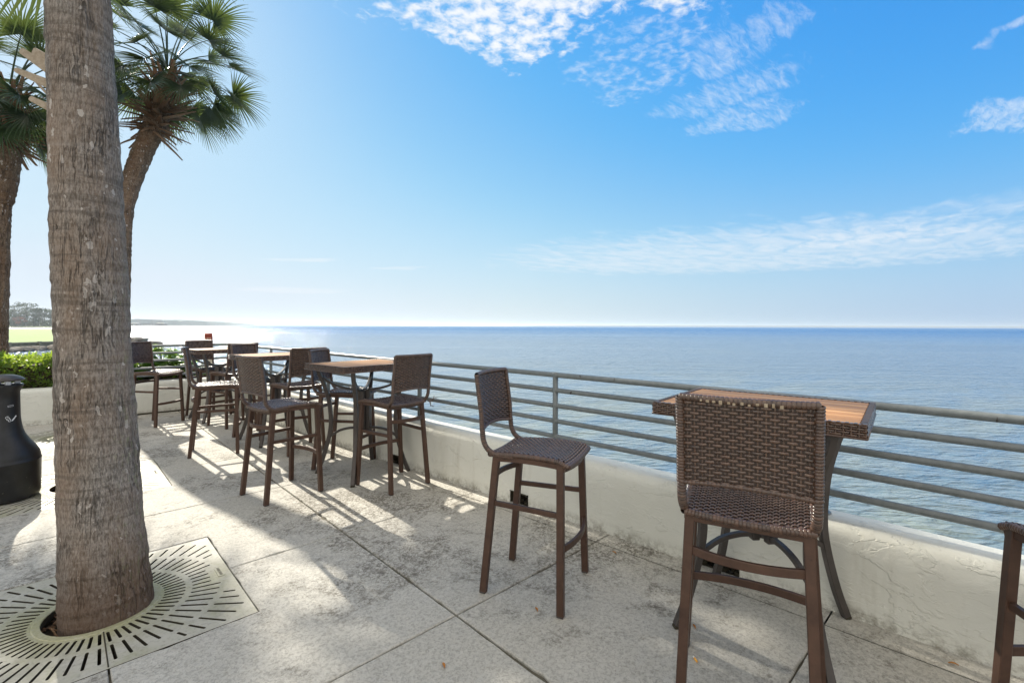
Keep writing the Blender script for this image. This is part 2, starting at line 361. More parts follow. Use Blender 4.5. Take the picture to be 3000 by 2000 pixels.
def bark(pale, warm, lich, sc=1.0):
    def f(t, b, o, g):
        v1 = t.noise(t.scl(o, 46*sc, 46*sc, 9*sc), 2.0, 6, .75, .3); v2 = t.noise(t.scl(o, 34*sc, 34*sc, 2.6*sc), 1.0, 3, .6, .35)
        crack = t.mapr(t.m('ABSOLUTE', t.m('SUBTRACT', v2, .5)), .0, .035, 1, 0, True)
        crack = t.m('MULTIPLY', crack, t.mapr(t.noise(t.scl(o, 1, 1, .5), 7, 3), .48, .60))
        rings = t.noise(t.scl(o, 2.0, 2.0, 26), 1.0, 4, .65, .8); f = t.noise(t.scl(o, 150*sc, 150*sc, 38*sc), 1.0, 4, .75)
        big = t.noise(t.scl(o, 5, 5, 1.6), 1.2, 3, .5)
        c = t.mix(t.mapr(v1, .40, .60), (warm[0]*.75, warm[1]*.75, warm[2]*.75), pale); c = t.mix(t.mapr(f, .46, .62, 0, .7), c, (pale[0]*1.6, pale[1]*1.58, pale[2]*1.55))
        c = t.mix(t.mapr(f, .49, .38, 0, .75), c, (warm[0]*.5, warm[1]*.5, warm[2]*.5))
        c = t.mix(t.mapr(big, .35, .65, .0, .5), c, (warm[0]*1.3, warm[1]*1.0, warm[2]*.75))
        c = t.mix(t.mapr(rings, .52, .64, 0, .45), c, (.085, .07, .058))
        c = t.mix(t.mapr(rings, .44, .34, 0, .25), c, (pale[0]*1.4, pale[1]*1.4, pale[2]*1.42))
        c = t.mix(t.m('MULTIPLY', crack, .62), c, (.05, .042, .035))
        dd = t.n('ShaderNodeVectorMath', operation='ADD'); t.l.new(t.scl(o, 19, 19, 7.5), dd.inputs[0])
        nn_ = t.n('ShaderNodeTexNoise'); t.l.new(o, nn_.inputs['Vector']); nn_.inputs['Scale'].default_value = 26; nn_.inputs['Detail'].default_value = 4; t.l.new(nn_.outputs['Color'], dd.inputs[1])
        sv = t.vor(dd.outputs[0], 1.0, 'F1', 0); pk = t.noise(o, 2.2, 2)
        pat = t.m('LESS_THAN', sv, t.mapr(pk, .4, .62, .10, .235))
        c = t.mix(t.m('MULTIPLY', pat, .8), c, (.56, .51, .47))
        fl_ = t.mapr(t.noise(t.scl(o, 40, 40, 22), 1.0, 3, .6), .66, .72); c = t.mix(t.m('MULTIPLY', fl_, .55), c, (.50, .46, .42))
        if lich:
            s = t.n('ShaderNodeSeparateXYZ'); t.l.new(o, s.inputs[0])
            side = t.mapr(t.m('ADD', t.m('ADD', s.outputs[0], t.m('MULTIPLY', s.outputs[1], -.25)), t.m('MULTIPLY', t.noise(o, 3, 3), .12)), .06, .20)
            ln = t.mapr(t.noise(t.scl(o, 20, 20, 9), 2.2, 5, .75), .54, .64)
            c = t.mix(t.m('MULTIPLY', t.m('MULTIPLY', side, ln), .7), c, (.26, .29, .14))
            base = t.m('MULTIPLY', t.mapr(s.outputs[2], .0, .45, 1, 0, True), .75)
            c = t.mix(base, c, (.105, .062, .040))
        setc(t, b, c)
        h = t.m('ADD', t.m('MULTIPLY', v1, .9), t.m('SUBTRACT', t.m('MULTIPLY', f, .35), t.m('MULTIPLY', crack, .9)))
        h = t.m('ADD', h, t.m('MULTIPLY', rings, .5))
        t.l.new(t.bump(h, 1.0, .012), b.inputs['Normal'])
    return f
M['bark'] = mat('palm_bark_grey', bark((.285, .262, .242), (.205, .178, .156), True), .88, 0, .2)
M['bark2'] = mat('palm_bark_brown', bark((.25, .19, .14), (.12, .08, .055), False, .7), .9, 0, .2)
def leafm(name, c1, c2, tr, rough=.42, amt=.42):
    def f(t, b, o, g):
        n = t.noise(o, 2.5, 3); r = t.mapr(g.outputs['Random Per Island'], 0, 1, 0, 1)
        k = t.m('ADD', t.m('MULTIPLY', r, .6), t.m('MULTIPLY', n, .4)); c = t.mix(k, c1, c2); setc(t, b, c)
        tl = t.n('ShaderNodeBsdfTranslucent'); t.l.new(t.mix(k, tr, (tr[0]*.6, tr[1]*.75, tr[2]*.6)), tl.inputs[0])
        ms = t.n('ShaderNodeMixShader'); ms.inputs[0].default_value = amt
        t.l.new(b.outputs[0], ms.inputs[1]); t.l.new(tl.outputs[0], ms.inputs[2])
        out = [q for q in t.t.nodes if q.type == 'OUTPUT_MATERIAL'][0]; t.l.new(ms.outputs[0], out.inputs[0])
    return mat(name, f, rough, 0, .5)
M['frond'] = leafm('palm_frond', (.022, .045, .022), (.048, .080, .036), (.19, .24, .05), .36, .20)
M['hedge'] = leafm('hedge_leaf', (.05, .10, .02), (.09, .15, .03), (.50, .62, .06), .36, .45)
M['fatsia'] = leafm('broad_leaf', (.04, .10, .015), (.08, .16, .025), (.40, .58, .05), .30, .45)
M['pine'] = leafm('far_foliage', (.035, .055, .03), (.07, .09, .045), (.10, .13, .04), .8, .2)
def f_boot(t, b, o, g):
    r = g.outputs['Random Per Island']; n = t.noise(t.scl(o, 20, 20, 20), 1.5, 4, .65)
    c = t.mix(r, (.15, .085, .05), (.33, .22, .145)); c = t.mix(t.mapr(n, .45, .75, 0, .6), c, (.10, .06, .04)); setc(t, b, c)
M['boot'] = mat('dry_leaf_base', f_boot, .85, 0, .2)
def f_stub(t, b, o, g):
    n = t.noise(o, 25, 5, .7); c = t.mix(t.mapr(n, .35, .7), (.46, .39, .31), (.30, .24, .18)); setc(t, b, c)
M['stub'] = mat('bleached_leaf_base', f_stub, .85, 0, .2)
def f_sea(t, b, o, g):
    n = t.noise(t.scl(o, 1, .6, 1, YAW), .05, 4, .6, .5); n2 = t.noise(t.scl(o, .5, 1.6, 1, radians(-12)), .35, 4, .6, .4)
    s = t.n('ShaderNodeSeparateXYZ'); t.l.new(o, s.inputs[0])
    dist = t.n('ShaderNodeVectorMath', operation='LENGTH'); t.l.new(o, dist.inputs[0]); dd = dist.outputs['Value']
    deep = t.mix(t.mapr(dd, 12, 200), (.075, .135, .20), (.02, .10, .26))
    sand = t.mix(n, (.22, .235, .175), (.12, .165, .175))
    k = t.m('MULTIPLY', t.mapr(dd, 6, 42, 1, 0, True), t.mapr(n2, .38, .62))
    k = t.m('ADD', k, t.m('MULTIPLY', t.mapr(n, .52, .7, 0, .22), t.mapr(dd, 20, 160, 1, 0)), None, True)
    setc(t, b, t.mix(k, deep, sand))
    def rs(ang, sx, sy):
        m1 = t.n('ShaderNodeMapping', vector_type='POINT'); t.l.new(o, m1.inputs[0]); m1.inputs['Rotation'].default_value = (0, 0, ang)
        m2 = t.n('ShaderNodeMapping', vector_type='POINT'); t.l.new(m1.outputs[0], m2.inputs[0]); m2.inputs['Scale'].default_value = (sx, sy, 1)
        return m2.outputs[0]
    w1 = t.noise(rs(-YAW+.30, .85, 2.6), 1.1, 3, .55, .7); w2_ = t.noise(rs(-YAW+.05, 1.0, 2.2), 3.2, 3, .6, .4)
    w3 = t.noise(rs(-YAW+.15, .40, 1.3), .42, 2, .5, .5); w4 = t.noise(rs(-YAW-.35, .9, 2.4), 1.7, 2, .5, .6)
    pat = t.mapr(t.noise(rs(-YAW+.1, .25, 1.3), .03, 4, .65, .5), .36, .64, .45, 1.1)
    h = t.m('ADD', t.m('ADD', t.m('MULTIPLY', w1, .27), t.m('MULTIPLY', w4, .07)), t.m('ADD', t.m('MULTIPLY', w2_, .085), t.m('MULTIPLY', w3, .20)))
    h = t.m('MULTIPLY', h, pat)
    t.l.new(t.bump(h, 1.0, 1.0), b.inputs['Normal'])
    # waves too small to resolve far out act as roughness
    far = t.mapr(dd, 15, 400, 0, 1); t.l.new(t.mapr(far, 0, 1, .05, .28), b.inputs['Roughness'])
    t.l.new(t.mapr(far, 0, 1, .55, .36), b.inputs['Specular IOR Level'])
M['sea'] = mat('sea_water', f_sea, .06, 0, .5); M['sea'].node_tree.nodes['Principled BSDF'].inputs['IOR'].default_value = 1.33
def flat(name, c1, c2, sc=8, rough=.8, bs=.3, bd=.01, spec=.3, metal=0):
    def f(t, b, o, g):
        n = t.noise(o, sc, 5, .65, .3); setc(t, b, t.mix(t.mapr(n, .32, .68), c1, c2)); t.l.new(t.bump(n, bs, bd), b.inputs['Normal'])
    return mat(name, f, rough, metal, spec)
M['lawn'] = flat('lawn_grass', (.095, .17, .015), (.15, .24, .03), .35, .9)
M['soil'] = flat('planter_soil', (.035, .025, .015), (.08, .06, .04), 20, .95)
M['rock'] = flat('riprap_rock', (.14, .125, .105), (.28, .255, .22), 2.5, .9, .6, .05)
M['timber'] = flat('weathered_timber', (.17, .18, .14), (.27, .27, .22), 3, .9)
def f_bin(t, b, o, g):
    n = t.noise(o, 9, 5, .7); sc = t.mapr(t.noise(t.scl(o, 30, 30, 90), 1.2, 4, .7), .68, .70)
    s = t.n('ShaderNodeSeparateXYZ'); t.l.new(o, s.inputs[0]); low = t.mapr(s.outputs[2], .25, .32, 1, 0)
    c = t.mix(t.mapr(n, .4, .7), (.010, .010, .011), (.020, .021, .024)); c = t.mix(t.m('MULTIPLY', t.m('MULTIPLY', sc, low), .8), c, (.30, .27, .25)); setc(t, b, c)
    t.l.new(t.bump(t.noise(o, 260, 2), .25, .001), b.inputs['Normal'])
M['bin'] = mat('black_textured_plastic', f_bin, .42, 0, .5)
M['binlid'] = flat('dark_lid_plastic', (.05, .045, .045), (.085, .075, .07), 20, .35, .1, .002, .5)
M['white'] = flat('white_decal', (.7, .72, .74), (.8, .82, .84), 30, .5, 0, 0)
M['worn'] = flat('worn_pale_wicker', (.24, .18, .12), (.40, .33, .24), 60, .6, .1, .001)
M['silver'] = flat('silver_decal', (.45, .46, .5), (.65, .66, .7), 30, .35, 0, 0, .5, .4)
M['signred'] = flat('faded_red_paint', (.22, .035, .02), (.33, .07, .04), 25, .6, .1, .002)
M['signwhite'] = flat('faded_cream_paint', (.62, .55, .42), (.72, .66, .54), 25, .6, .1, .002)
M['butt'] = flat('cigarette_filter_paper', (.75, .34, .05), (.85, .45, .08), 60, .8, 0, 0)
M['paper'] = flat('cigarette_paper', (.75, .73, .70), (.8, .78, .74), 60, .8, 0, 0)
M['dryleaf'] = flat('dry_fallen_leaf', (.38, .15, .03), (.5, .24, .06), 60, .8, .2, .002)
M['litter'] = flat('leaf_litter', (.16, .08, .04), (.30, .20, .12), 60, .9, .5, .01)
M['roof'] = flat('pale_dock_roof', (.6, .58, .55), (.7, .68, .64), 1, .6, 0, 0)
M['hull'] = flat('dock_timber', (.12, .11, .10), (.2, .18, .16), 1, .8, 0, 0)
M['farwood'] = flat('far_forest', (.03, .05, .035), (.06, .085, .055), .02, .95, 0, 0)
M['greenfar'] = flat('far_grass', (.20, .26, .07), (.28, .34, .12), .1, .9, 0, 0)
M['farrust'] = flat('rusty_far_foliage', (.22, .10, .06), (.32, .16, .10), .5, .9, 0, 0)
# ---------------------------------------------------------------- sea, land
SEAZ = -1.25
mb = MB(); R0 = 24000
mb.add([(-R0, -R0, SEAZ), (R0, -R0, SEAZ), (R0, R0, SEAZ), (-R0, R0, SEAZ)], [(0, 1, 2, 3)])
tag(mb.build('sea', M['sea']), kind='structure')
# wall line (inner face of the curved parapet)
WT = [(-7, 2.86), (-4, 2.87), (-1.5, 2.83), (0, 2.80), (.5, 2.78), (1.37, 2.73), (2.9, 2.60), (3.7, 2.52), (4.65, 2.435), (5.3, 2.385), (6.3, 2.30), (7.3, 2.225), (8.3, 2.155), (9.35, 2.09), (12, 1.9)]
def wn_(y):
    return (interp(WT, y-.35)+interp(WT, y)+interp(WT, y+.35))/3
def wtop(y): return .43+.0085*max(y, -2)
YB = 9.35
# ---------------------------------------------------------------- patio slabs
GC = [(.147, 3.105), (.147, 5.625), (.147, 8.145)]; GH = .562
xl = [.147-1.26*k for k in range(7, 0, -1)]+[.147, 1.40]
yl = [.585+1.26*k for k in range(-6, 7)]+[YB]
mb = MB(); gap = .0038
def slab(poly):
    q_ = []
    for a, b_ in zip(poly, poly[1:]+poly[:1]):
        L = math.hypot(b_[0]-a[0], b_[1]-a[1]); k = max(1, int(L/.045)); nx, ny = -(b_[1]-a[1])/L, (b_[0]-a[0])/L
        for i in range(k):
            x, y = a[0]+(b_[0]-a[0])*i/k, a[1]+(b_[1]-a[1])*i/k; e = 0
            if i and L > .3:
                e = max(0, noise.noise((x*9, y*9, .3))-.05)*.009+(.010*max(0, noise.noise((x*31, y*31, 4))-.35)/.3)
            q_.append((x+nx*e, y+ny*e))
    poly = q_
    n = len(poly); z0, z1 = 0.0, -.05
    # inset for a small chamfer
    cx = sum(p[0] for p in poly)/n; cy = sum(p[1] for p in poly)/n
    ins = []
    for i in range(n):
        a, b_, c = Vector(poly[i-1]), Vector(poly[i]), Vector(poly[(i+1) % n])
        d1 = (b_-a).normalized(); d2 = (c-b_).normalized()
        n1 = Vector((-d1.y, d1.x)); n2 = Vector((-d2.y, d2.x)); k = (n1+n2); k = k/max(k.dot(n1), .2)
        ins.append(b_+k*.004)
    vs = [(p[0], p[1], z1) for p in poly]+[(p[0], p[1], z0-.004) for p in poly]+[(p.x, p.y, z0) for p in ins]
    fs = []
    for i in range(n):
        j = (i+1) % n
        fs += [(i, j, n+j, n+i), (n+i, n+j, 2*n+j, 2*n+i)]
    fs.append(tuple(range(2*n, 3*n)))
    mb.add(vs, fs)
def cell(x0, x1, y0, y1):
    """rectangle minus the quarter cut by any grate"""
    x0 += gap; x1 -= (.0052 if abs(x1-1.40) < .01 else gap); y0 += gap; y1 -= gap; h = GH+.006
    pts = [(x0, y0), (x1, y0), (x1, y1), (x0, y1)]; cut = {}
    for gx, gy in GC:
        for i, p in enumerate(pts):
            if abs(p[0]-gx) < .03 and abs(p[1]-gy) < .03: cut[i] = (gx, gy)
    out = []
    for i, p in enumerate(pts):
        if i in cut:
            gx, gy = cut[i]; sx = 1 if p[0] > gx else -1; sy = 1 if p[1] > gy else -1
            a = (gx+sx*h, p[1]); m_ = (gx+sx*h, gy+sy*h); c = (p[0], gy+sy*h)
            out += ([c, m_, a] if i in (0, 2) else [a, m_, c])
        else: out.append(p)
    slab(out)
for i in range(len(xl)-1):
    for j in range(len(yl)-1): cell(xl[i], xl[i+1], yl[j], yl[j+1])
for j in range(len(yl)-1):                        # last column up to the strip that follows the wall, then that strip
    y0, y1 = yl[j]+gap, yl[j+1]-gap; st = [y0+(y1-y0)*k/8 for k in range(9)]
    slab([(1.4052, y0)]+[(wn_(y)-.15-gap, y) for y in st]+[(1.4052, y1)])
    if j > 2: slab([(wn_(y)-.15+gap, y) for y in [y0-gap+.0004]+st[1:-1]+[y1+gap-.0004]]+[(wn_(y)+.01, y) for y in reversed([y0-gap+.0004]+st[1:-1]+[y1+gap-.0004])])
tag(mb.build('patio', M['concrete']), kind='structure')
mb = MB()                                          # base under the slabs, with square pits below the grates
X0, X1, Y0, Y1 = -8.8, 2.6, -7.0, 9.5
xs = sorted([X0, X1, .147-GH-.03, .147+GH+.03]); ys = sorted([Y0, Y1]+[g[1]+s*(GH+.03) for g in GC for s in (-1, 1)])
for i in range(3):
    for j in range(len(ys)-1):
        pit = (i == 1 and j % 2 == 1); z = -.14 if pit else -.012
        a = [(xs[i], ys[j]), (xs[i+1], ys[j]), (xs[i+1], ys[j+1]), (xs[i], ys[j+1])]
        mb.add([(x, y, z) for x, y in a]+[(x, y, -1.6) for x, y in a], [(0, 1, 2, 3), (0, 4, 5, 1), (1, 5, 6, 2), (2, 6, 7, 3), (3, 7, 4, 0)])
        if pit: mb.add([(x, y, -.012) for x, y in a]+[(x, y, -.14) for x, y in a], [(0, 1, 5, 4), (1, 2, 6, 5), (2, 3, 7, 6), (3, 0, 4, 7)])
st = [Y0+k*.25 for k in range(int((Y1-Y0)/.25)+1)]
for a, b_ in zip(st, st[1:]): mb.add([(X1, a, -.012), (wn_(a)+.06, a, -.012), (wn_(b_)+.06, b_, -.012), (X1, b_, -.012)], [(0, 1, 2, 3)])
tag(mb.build('patio_bed', M['joint']), kind='structure')
# ---------------------------------------------------------------- parapet walls
SC = [(4.20, 4.40), (2.55, 2.74), (1.02, 1.24)]      # drain openings at the foot of the wall (y ranges)
def make_wall():
    mb = MB(); ys = set([round(-7+.1*k, 3) for k in range(int((YB+7)/.1)+1)]+[YB])
    for a, b_ in SC: ys |= {a, b_}
    ys = sorted(ys); TH = .24
    def prof(y):
        x, h = wn_(y), wtop(y)
        w = .006*noise.noise((x*3, y*2.2, 1.7))+.004*noise.noise((x, y*6, 9.1))
        p = [(x+w, 0), (x+w, .095), (x+w*1.5, h*.35), (x-w, h*.65), (x+w, h-.055), (x+.010+w, h-.026), (x+.028, h-.008), (x+.06, h+.003+w), (x+TH-.05, h+.006), (x+TH-.012, h-.006), (x+TH, h-.03), (x+TH, -1.6)]
        return p
    n = 12; vs = []
    for y in ys: vs += [(p[0], y, p[1]) for p in prof(y)]
    fs = []; 
    for i in range(len(ys)-1):
        hole = any(a-1e-4 <= ys[i] and ys[i+1] <= b_+1e-4 for a, b_ in SC)
        for k in range(n-1):
            if hole and k == 0: continue
            fs.append((i*n+k, i*n+k+1, (i+1)*n+k+1, (i+1)*n+k))
    fs.append(tuple(range(n)))
    mb.add(vs, fs, True)
    return mb
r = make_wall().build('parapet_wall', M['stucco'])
tag(r, 'long curved cream stucco parapet wall under the railing along the sea', 'wall')
for a, b_ in SC:
    mb = MB(); x = (wn_(a)+wn_(b_))/2; m_ = .10
    for (p, q) in (((x, a), (x+.2, a)), ((x+.2, a), (x+.2, b_)), ((x+.2, b_), (x, b_))):
        mb.add([(p[0], p[1], -.01), (q[0], q[1], -.01), (q[0], q[1], m_), (p[0], p[1], m_)], [(0, 1, 2, 3)])
    mb.add([(x-.02, a, m_-.006), (x+.2, a, m_-.006), (x+.2, b_, m_-.006), (x-.02, b_, m_-.006)], [(0, 1, 2, 3)])
    for k in range(14):
        rr = random.Random(k*7+int(a*100)); c = Vector((x+.03+rr.random()*.1, a+rr.random()*(b_-a), .01)); mb.box(c, (.03, .02, .02), Matrix.Rotation(rr.random()*3, 3, 'Z'))
    mb.build('drain_opening', M['dark'], r)
# back wall across the end (parallel to x)
mb = MB(); xs = [-9+.15*k for k in range(int((wn_(YB)+9)/.15)+1)]+[wn_(YB)+.1]; h = .505; vs = []
for x in xs:
    w = .006*noise.noise((x*2.2, 5, 1.7)); hh = h+.004*noise.noise((x*3, 0, 0))
    vs += [(x, YB+w, -.0), (x, YB+w, .2), (x, YB-w, h-.06), (x, YB+.008, h-.03), (x, YB+.03, h-.008), (x, YB+.06, hh), (x, YB+.19, hh), (x, YB+.225, h-.02), (x, YB+.23, h-.06), (x, YB+.23, -1.6)]
n = 10; fs = [(i*n+k, (i+1)*n+k, (i+1)*n+k+1, i*n+k+1) for i in range(len(xs)-1) for k in range(n-1)]
mb.add(vs, fs, True)
mb.add([(wn_(YB)+.24, YB-.3, -1.6), (wn_(YB)+.24, YB-.3, .49), (wn_(YB)+.24, YB+.231, .49), (wn_(YB)+.24, YB+.231, -1.6)], [(0, 1, 2, 3)])
mb.add([(wn_(YB)-.1, YB-.25, .498), (wn_(YB)+.235, YB-.25, .498), (wn_(YB)+.235, YB+.225, .498), (wn_(YB)-.1, YB+.225, .498)], [(0, 1, 2, 3)])
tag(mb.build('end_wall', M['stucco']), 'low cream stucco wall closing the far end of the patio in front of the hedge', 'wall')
# thin dark pipe at its foot
mb = MB(); mb.tube([(.75, YB-.02, .012), (1.4, YB-.02, .014), (2.0, YB-.015, .012)], .011); o = mb.build('ground_conduit', M['dark'])
tag(o, 'thin black conduit lying along the foot of the far end wall', 'pipe')
# planter behind the end wall
mb = MB()
mb.box((-3.4, 10.75, -.55), (11.4, 2.35, 2.1)); tag(mb.build('planter_ground', M['soil']), kind='structure')
# ---------------------------------------------------------------- railing
def rz(y, k): return 1.023+.0048*y-.118*k
rl = empty('railing', (2.9, 0, .45), 0, 'grey five-bar steel railing along the sea wall, turning the far corner', 'railing')
def rp(y): return wn_(y)+.115
def world_part(mb, name, m, root):
    o = mb.build(name, m, root); o.matrix_parent_inverse = Matrix.Translation(-root.location)
    return o
for k in range(5):
    mb = MB(); yy = [-6.5+.3*i for i in range(int((9.4+6.5)/.3)+1)]
    pts = [Vector((rp(y), y, rz(y, k))) for y in yy]
    cx, cy, cz = rp(9.46), 9.46, rz(9.46, k)
    pts += [Vector((cx+.00, cy-.05, cz)), Vector((cx-.02, cy-.01, cz)), Vector((cx-.06, cy+.005, cz))]
    pts += [Vector((x, 9.465, cz)) for x in (1.6, 1.2, .8, .35)]
    mb.tube(pts, .0205 if k == 0 else .0185, 12)
    world_part(mb, 'rail_bar', M['rail'], rl)
for y in (-4.6, -2.85, -1.1, .66, 2.39, 4.05, 5.9, 7.7, 9.4):
    mb = MB(); x = rp(y); yy = y
    mb.tube([(x, yy, .40), (x, yy, rz(y, 0)+.002)], .0215, 12); mb.tube([(x, yy, .46), (x, yy, wtop(y)+.03)], .027, 12); mb.lathe([(0, wtop(y)+.014), (.044, wtop(y)+.014), (.047, wtop(y)+.008), (.047, wtop(y)-.01)], (x, yy, 0), 16, False)
    for k in range(5): mb.tube([(x, yy-.026, rz(y, k)), (x, yy+.026, rz(y, k))], .0225 if k == 0 else .0205, 10)
    world_part(mb, 'post', M['rail'], rl)
mb = MB(); mb.tube([(.37, 9.465, .45), (.37, 9.465, rz(9.4, 0))], .02, 12); world_part(mb, 'post', M['rail'], rl)
# ---------------------------------------------------------------- tree grates
def make_grate():
    rr = .212; outer = [(-GH, -GH), (GH, -GH), (GH, GH), (-GH, GH)]
    loops = [outer, [(rr*cos(2*pi*i/40), rr*sin(2*pi*i/40)) for i in range(40)]]
    def slot(a, r0, r1, w=.0062):
        c, s = cos(a), sin(a); e = []
        for r_, q in ((r0, -1), (r1, 1)):
            for k in range(5):
                th = (pi/2*q)*(1 if q > 0 else 1); ang = (pi/2+pi*k/4) if q < 0 else (-pi/2+pi*k/4)
                e.append((r_+w*cos(ang), w*sin(ang)))
        return [(x*c-y*s, x*s+y*c) for x, y in e]
    N = 60
    for k in range(N):
        a = 2*pi*(k+.5)/N
        lim = (GH-.035)/max(abs(cos(a)), abs(sin(a)))
        for r0, r1 in ((.262, .345), (.385, .505), (.545, .68)):
            r1 = min(r1, lim)
            if a < .17 or a > 2*pi-.17: r1 = min(r1, .46)
            if r1-r0 > .02 and abs(sin(a)) > .02: loops.append(slot(a, r0, r1))
    vs = []; es = []; fcs = []
    for lp in loops:
        o = len(vs); vs += [Vector(p) for p in lp]; es += [(o+i, o+(i+1) % len(lp)) for i in range(len(lp))]; fcs.append(list(range(o, o+len(lp))))
    V, E_, Fc, ov, oe, of = delaunay_2d_cdt(vs, es, fcs, 0, 1e-6, True)
    keep = [f for f, src in zip(Fc, of) if list(src) == [0]]
    ed = {}
    for f in keep:
        for i in range(len(f)):
            a, b_ = f[i], f[(i+1) % len(f)]; ed[(a, b_)] = ed.get((a, b_), 0)+1
    n = len(V); mb = MB(); zt = -.003
    mb.add([(v.x, v.y, zt) for v in V], [tuple(f) for f in keep])
    wl = MB(); wl.add([(v.x, v.y, zt) for v in V]+[(v.x, v.y, zt-.03) for v in V], [(a, a+n, b_+n, b_) for (a, b_) in ed if (b_, a) not in ed])
    # raised rim round the trunk opening, seam and name plate
    ring = [(rr+.002+q, zz_) for q, zz_ in ((0, zt), (0, zt+.003), (.026, zt+.003), (.03, zt+.0002))]
    mb.lathe(ring, n=40, sm=False)
    return mb, wl
g0 = empty('tree_grate', (*GC[0], 0), 0, 'square cast tree grate with radial slots around the nearest big palm trunk', 'tree grate', 'square tree grates in the patio')
gm, wl = make_grate(); o = gm.build('grate_plate', M['grate'], g0); wl.build('slot_sides', M['dark'], o)  # slot sides coloured dark to stand for the shade inside
for s_ in (-1, 1): mb = MB(); mb.box((0, s_*((GH+.212)/2+.01), -.0025), (.005, GH-.25, .002)); mb.build('seam', M['dark'], g0)
mb = MB(); mb.box((.515, 0, -.0015), (.034, .12, .003)); pl_ = mb.build('name_plate', M['grate'], g0); pl_['label'] = 'small raised oblong plate with dark lettering'
mb = MB()
for k in range(7): mb.box((.515, -.045+.015*k, .0006), (.014, .006 if k % 3 else .003, .0014))
mb.build('plate_lettering', M['dark'], pl_)
dup(g0, (*GC[1], 0), 0, 'square tree grate under the black cigarette bin, mostly hidden behind the big trunk')
dup(g0, (*GC[2], 0), 0, 'square tree grate farthest from the camera, nearest the end wall and hedge')
mb = MB(); rr = random.Random(5)
for gx, gy in GC:
    for k in range(260):
        a = rr.random()*2*pi; q = sqrt(rr.random())*.5 if k < 160 else rr.uniform(.16, .24); L = .02+.05*rr.random()
        mb.box((gx+q*cos(a), gy+q*sin(a), (-.12 if k < 160 else -.062)+.03*rr.random()), (L, .006, .003), Matrix.Rotation(rr.random()*3.14, 3, 'Z') @ Matrix.Rotation(rr.uniform(-.5, .5), 3, 'Y'))
tag(mb.build('leaf_litter', M['litter']), kind='stuff')
mb = MB()
for gx, gy in GC: mb.lathe([(.30, -.139), (.27, -.085), (.22, -.068), (0, -.062)], (gx, gy, 0), 24)
tag(mb.build('tree_pit_soil', M['soil']), kind='structure')
# ---------------------------------------------------------------- wicker weaving
def weave(mb, Pf, nc, nr, wid, amp, sub=4, hw=.44, vert=True, th=.0012, vpr=None):
    """Pf(u,v)->(point, normal). horizontal strands run along u, uprights along v; nr strands, nc uprights"""
    for i in range(nr):
        v = (i+.5)/nr; dv = hw/nr; pts = []; m_ = nc*sub
        vs = []; fs = []
        for k in range(m_+1):
            u = k/m_; off = amp*cos(pi*(u*nc+i))
            sq = 1-.34*abs(cos(pi*(u*nc+i)))**2 if cos(pi*(u*nc+i)) < 0 else 1-.12*abs(sin(pi*(u*nc+i)))
            for dvv, extra in ((-dv*sq, -.3), (-dv*.45*sq, .75), (dv*.45*sq, .75), (dv*sq, -.3)):
                p, n_ = Pf(u, v+dvv); vs.append(p+n_*(off+extra*th*1.5))
            p, n_ = Pf(u, v); vs.append(p+n_*(off-th*1.6))
        for k in range(m_):
            for q in range(5): fs.append((k*5+q, k*5+(q+1) % 5, (k+1)*5+(q+1) % 5, (k+1)*5+q))
        mb.add(vs, fs, True)
    if vert:
        for j in range(nc+1):
            u = min(max(j/nc, .004), .996); m_ = 10; du = .20/nc; vs = []; fs = []
            for k in range(m_+1):
                v = k/m_
                for d, e in ((-du, 0), (0, th), (du, 0), (0, -th)):
                    p, n_ = Pf(min(max(u+d, 0), 1), v); vs.append(p+n_*e)
            for k in range(m_):
                for q in range(4): fs.append((k*4+q, k*4+(q+1) % 4, (k+1)*4+(q+1) % 4, (k+1)*4+q))
            mb.add(vs, fs, True)
def wrapped(mb, path, r, pitch=.0105, n=8):
    """cord wound round a tube: every turn is its own small ring"""
    pts = [Vector(p) for p in path]; L = [0]
    for a, b_ in zip(pts, pts[1:]): L.append(L[-1]+(b_-a).length)
    def at(s):
        for i in range(len(pts)-1):
            if s <= L[i+1] or i == len(pts)-2: return pts[i].lerp(pts[i+1], min(max((s-L[i])/max(L[i+1]-L[i], 1e-6), 0), 1))
    k = int(L[-1]/pitch); 
    for i in range(k):
        c = at((i+.5)*L[-1]/k); h = L[-1]/k*.5; a = at((i+.5)*L[-1]/k-h); b_ = at((i+.5)*L[-1]/k+h)
        mb.tube([a, a.lerp(c, .45), b_.lerp(c, .45), b_], [r*.90, r*1.06, r*1.06, r*.90], n, caps=False)
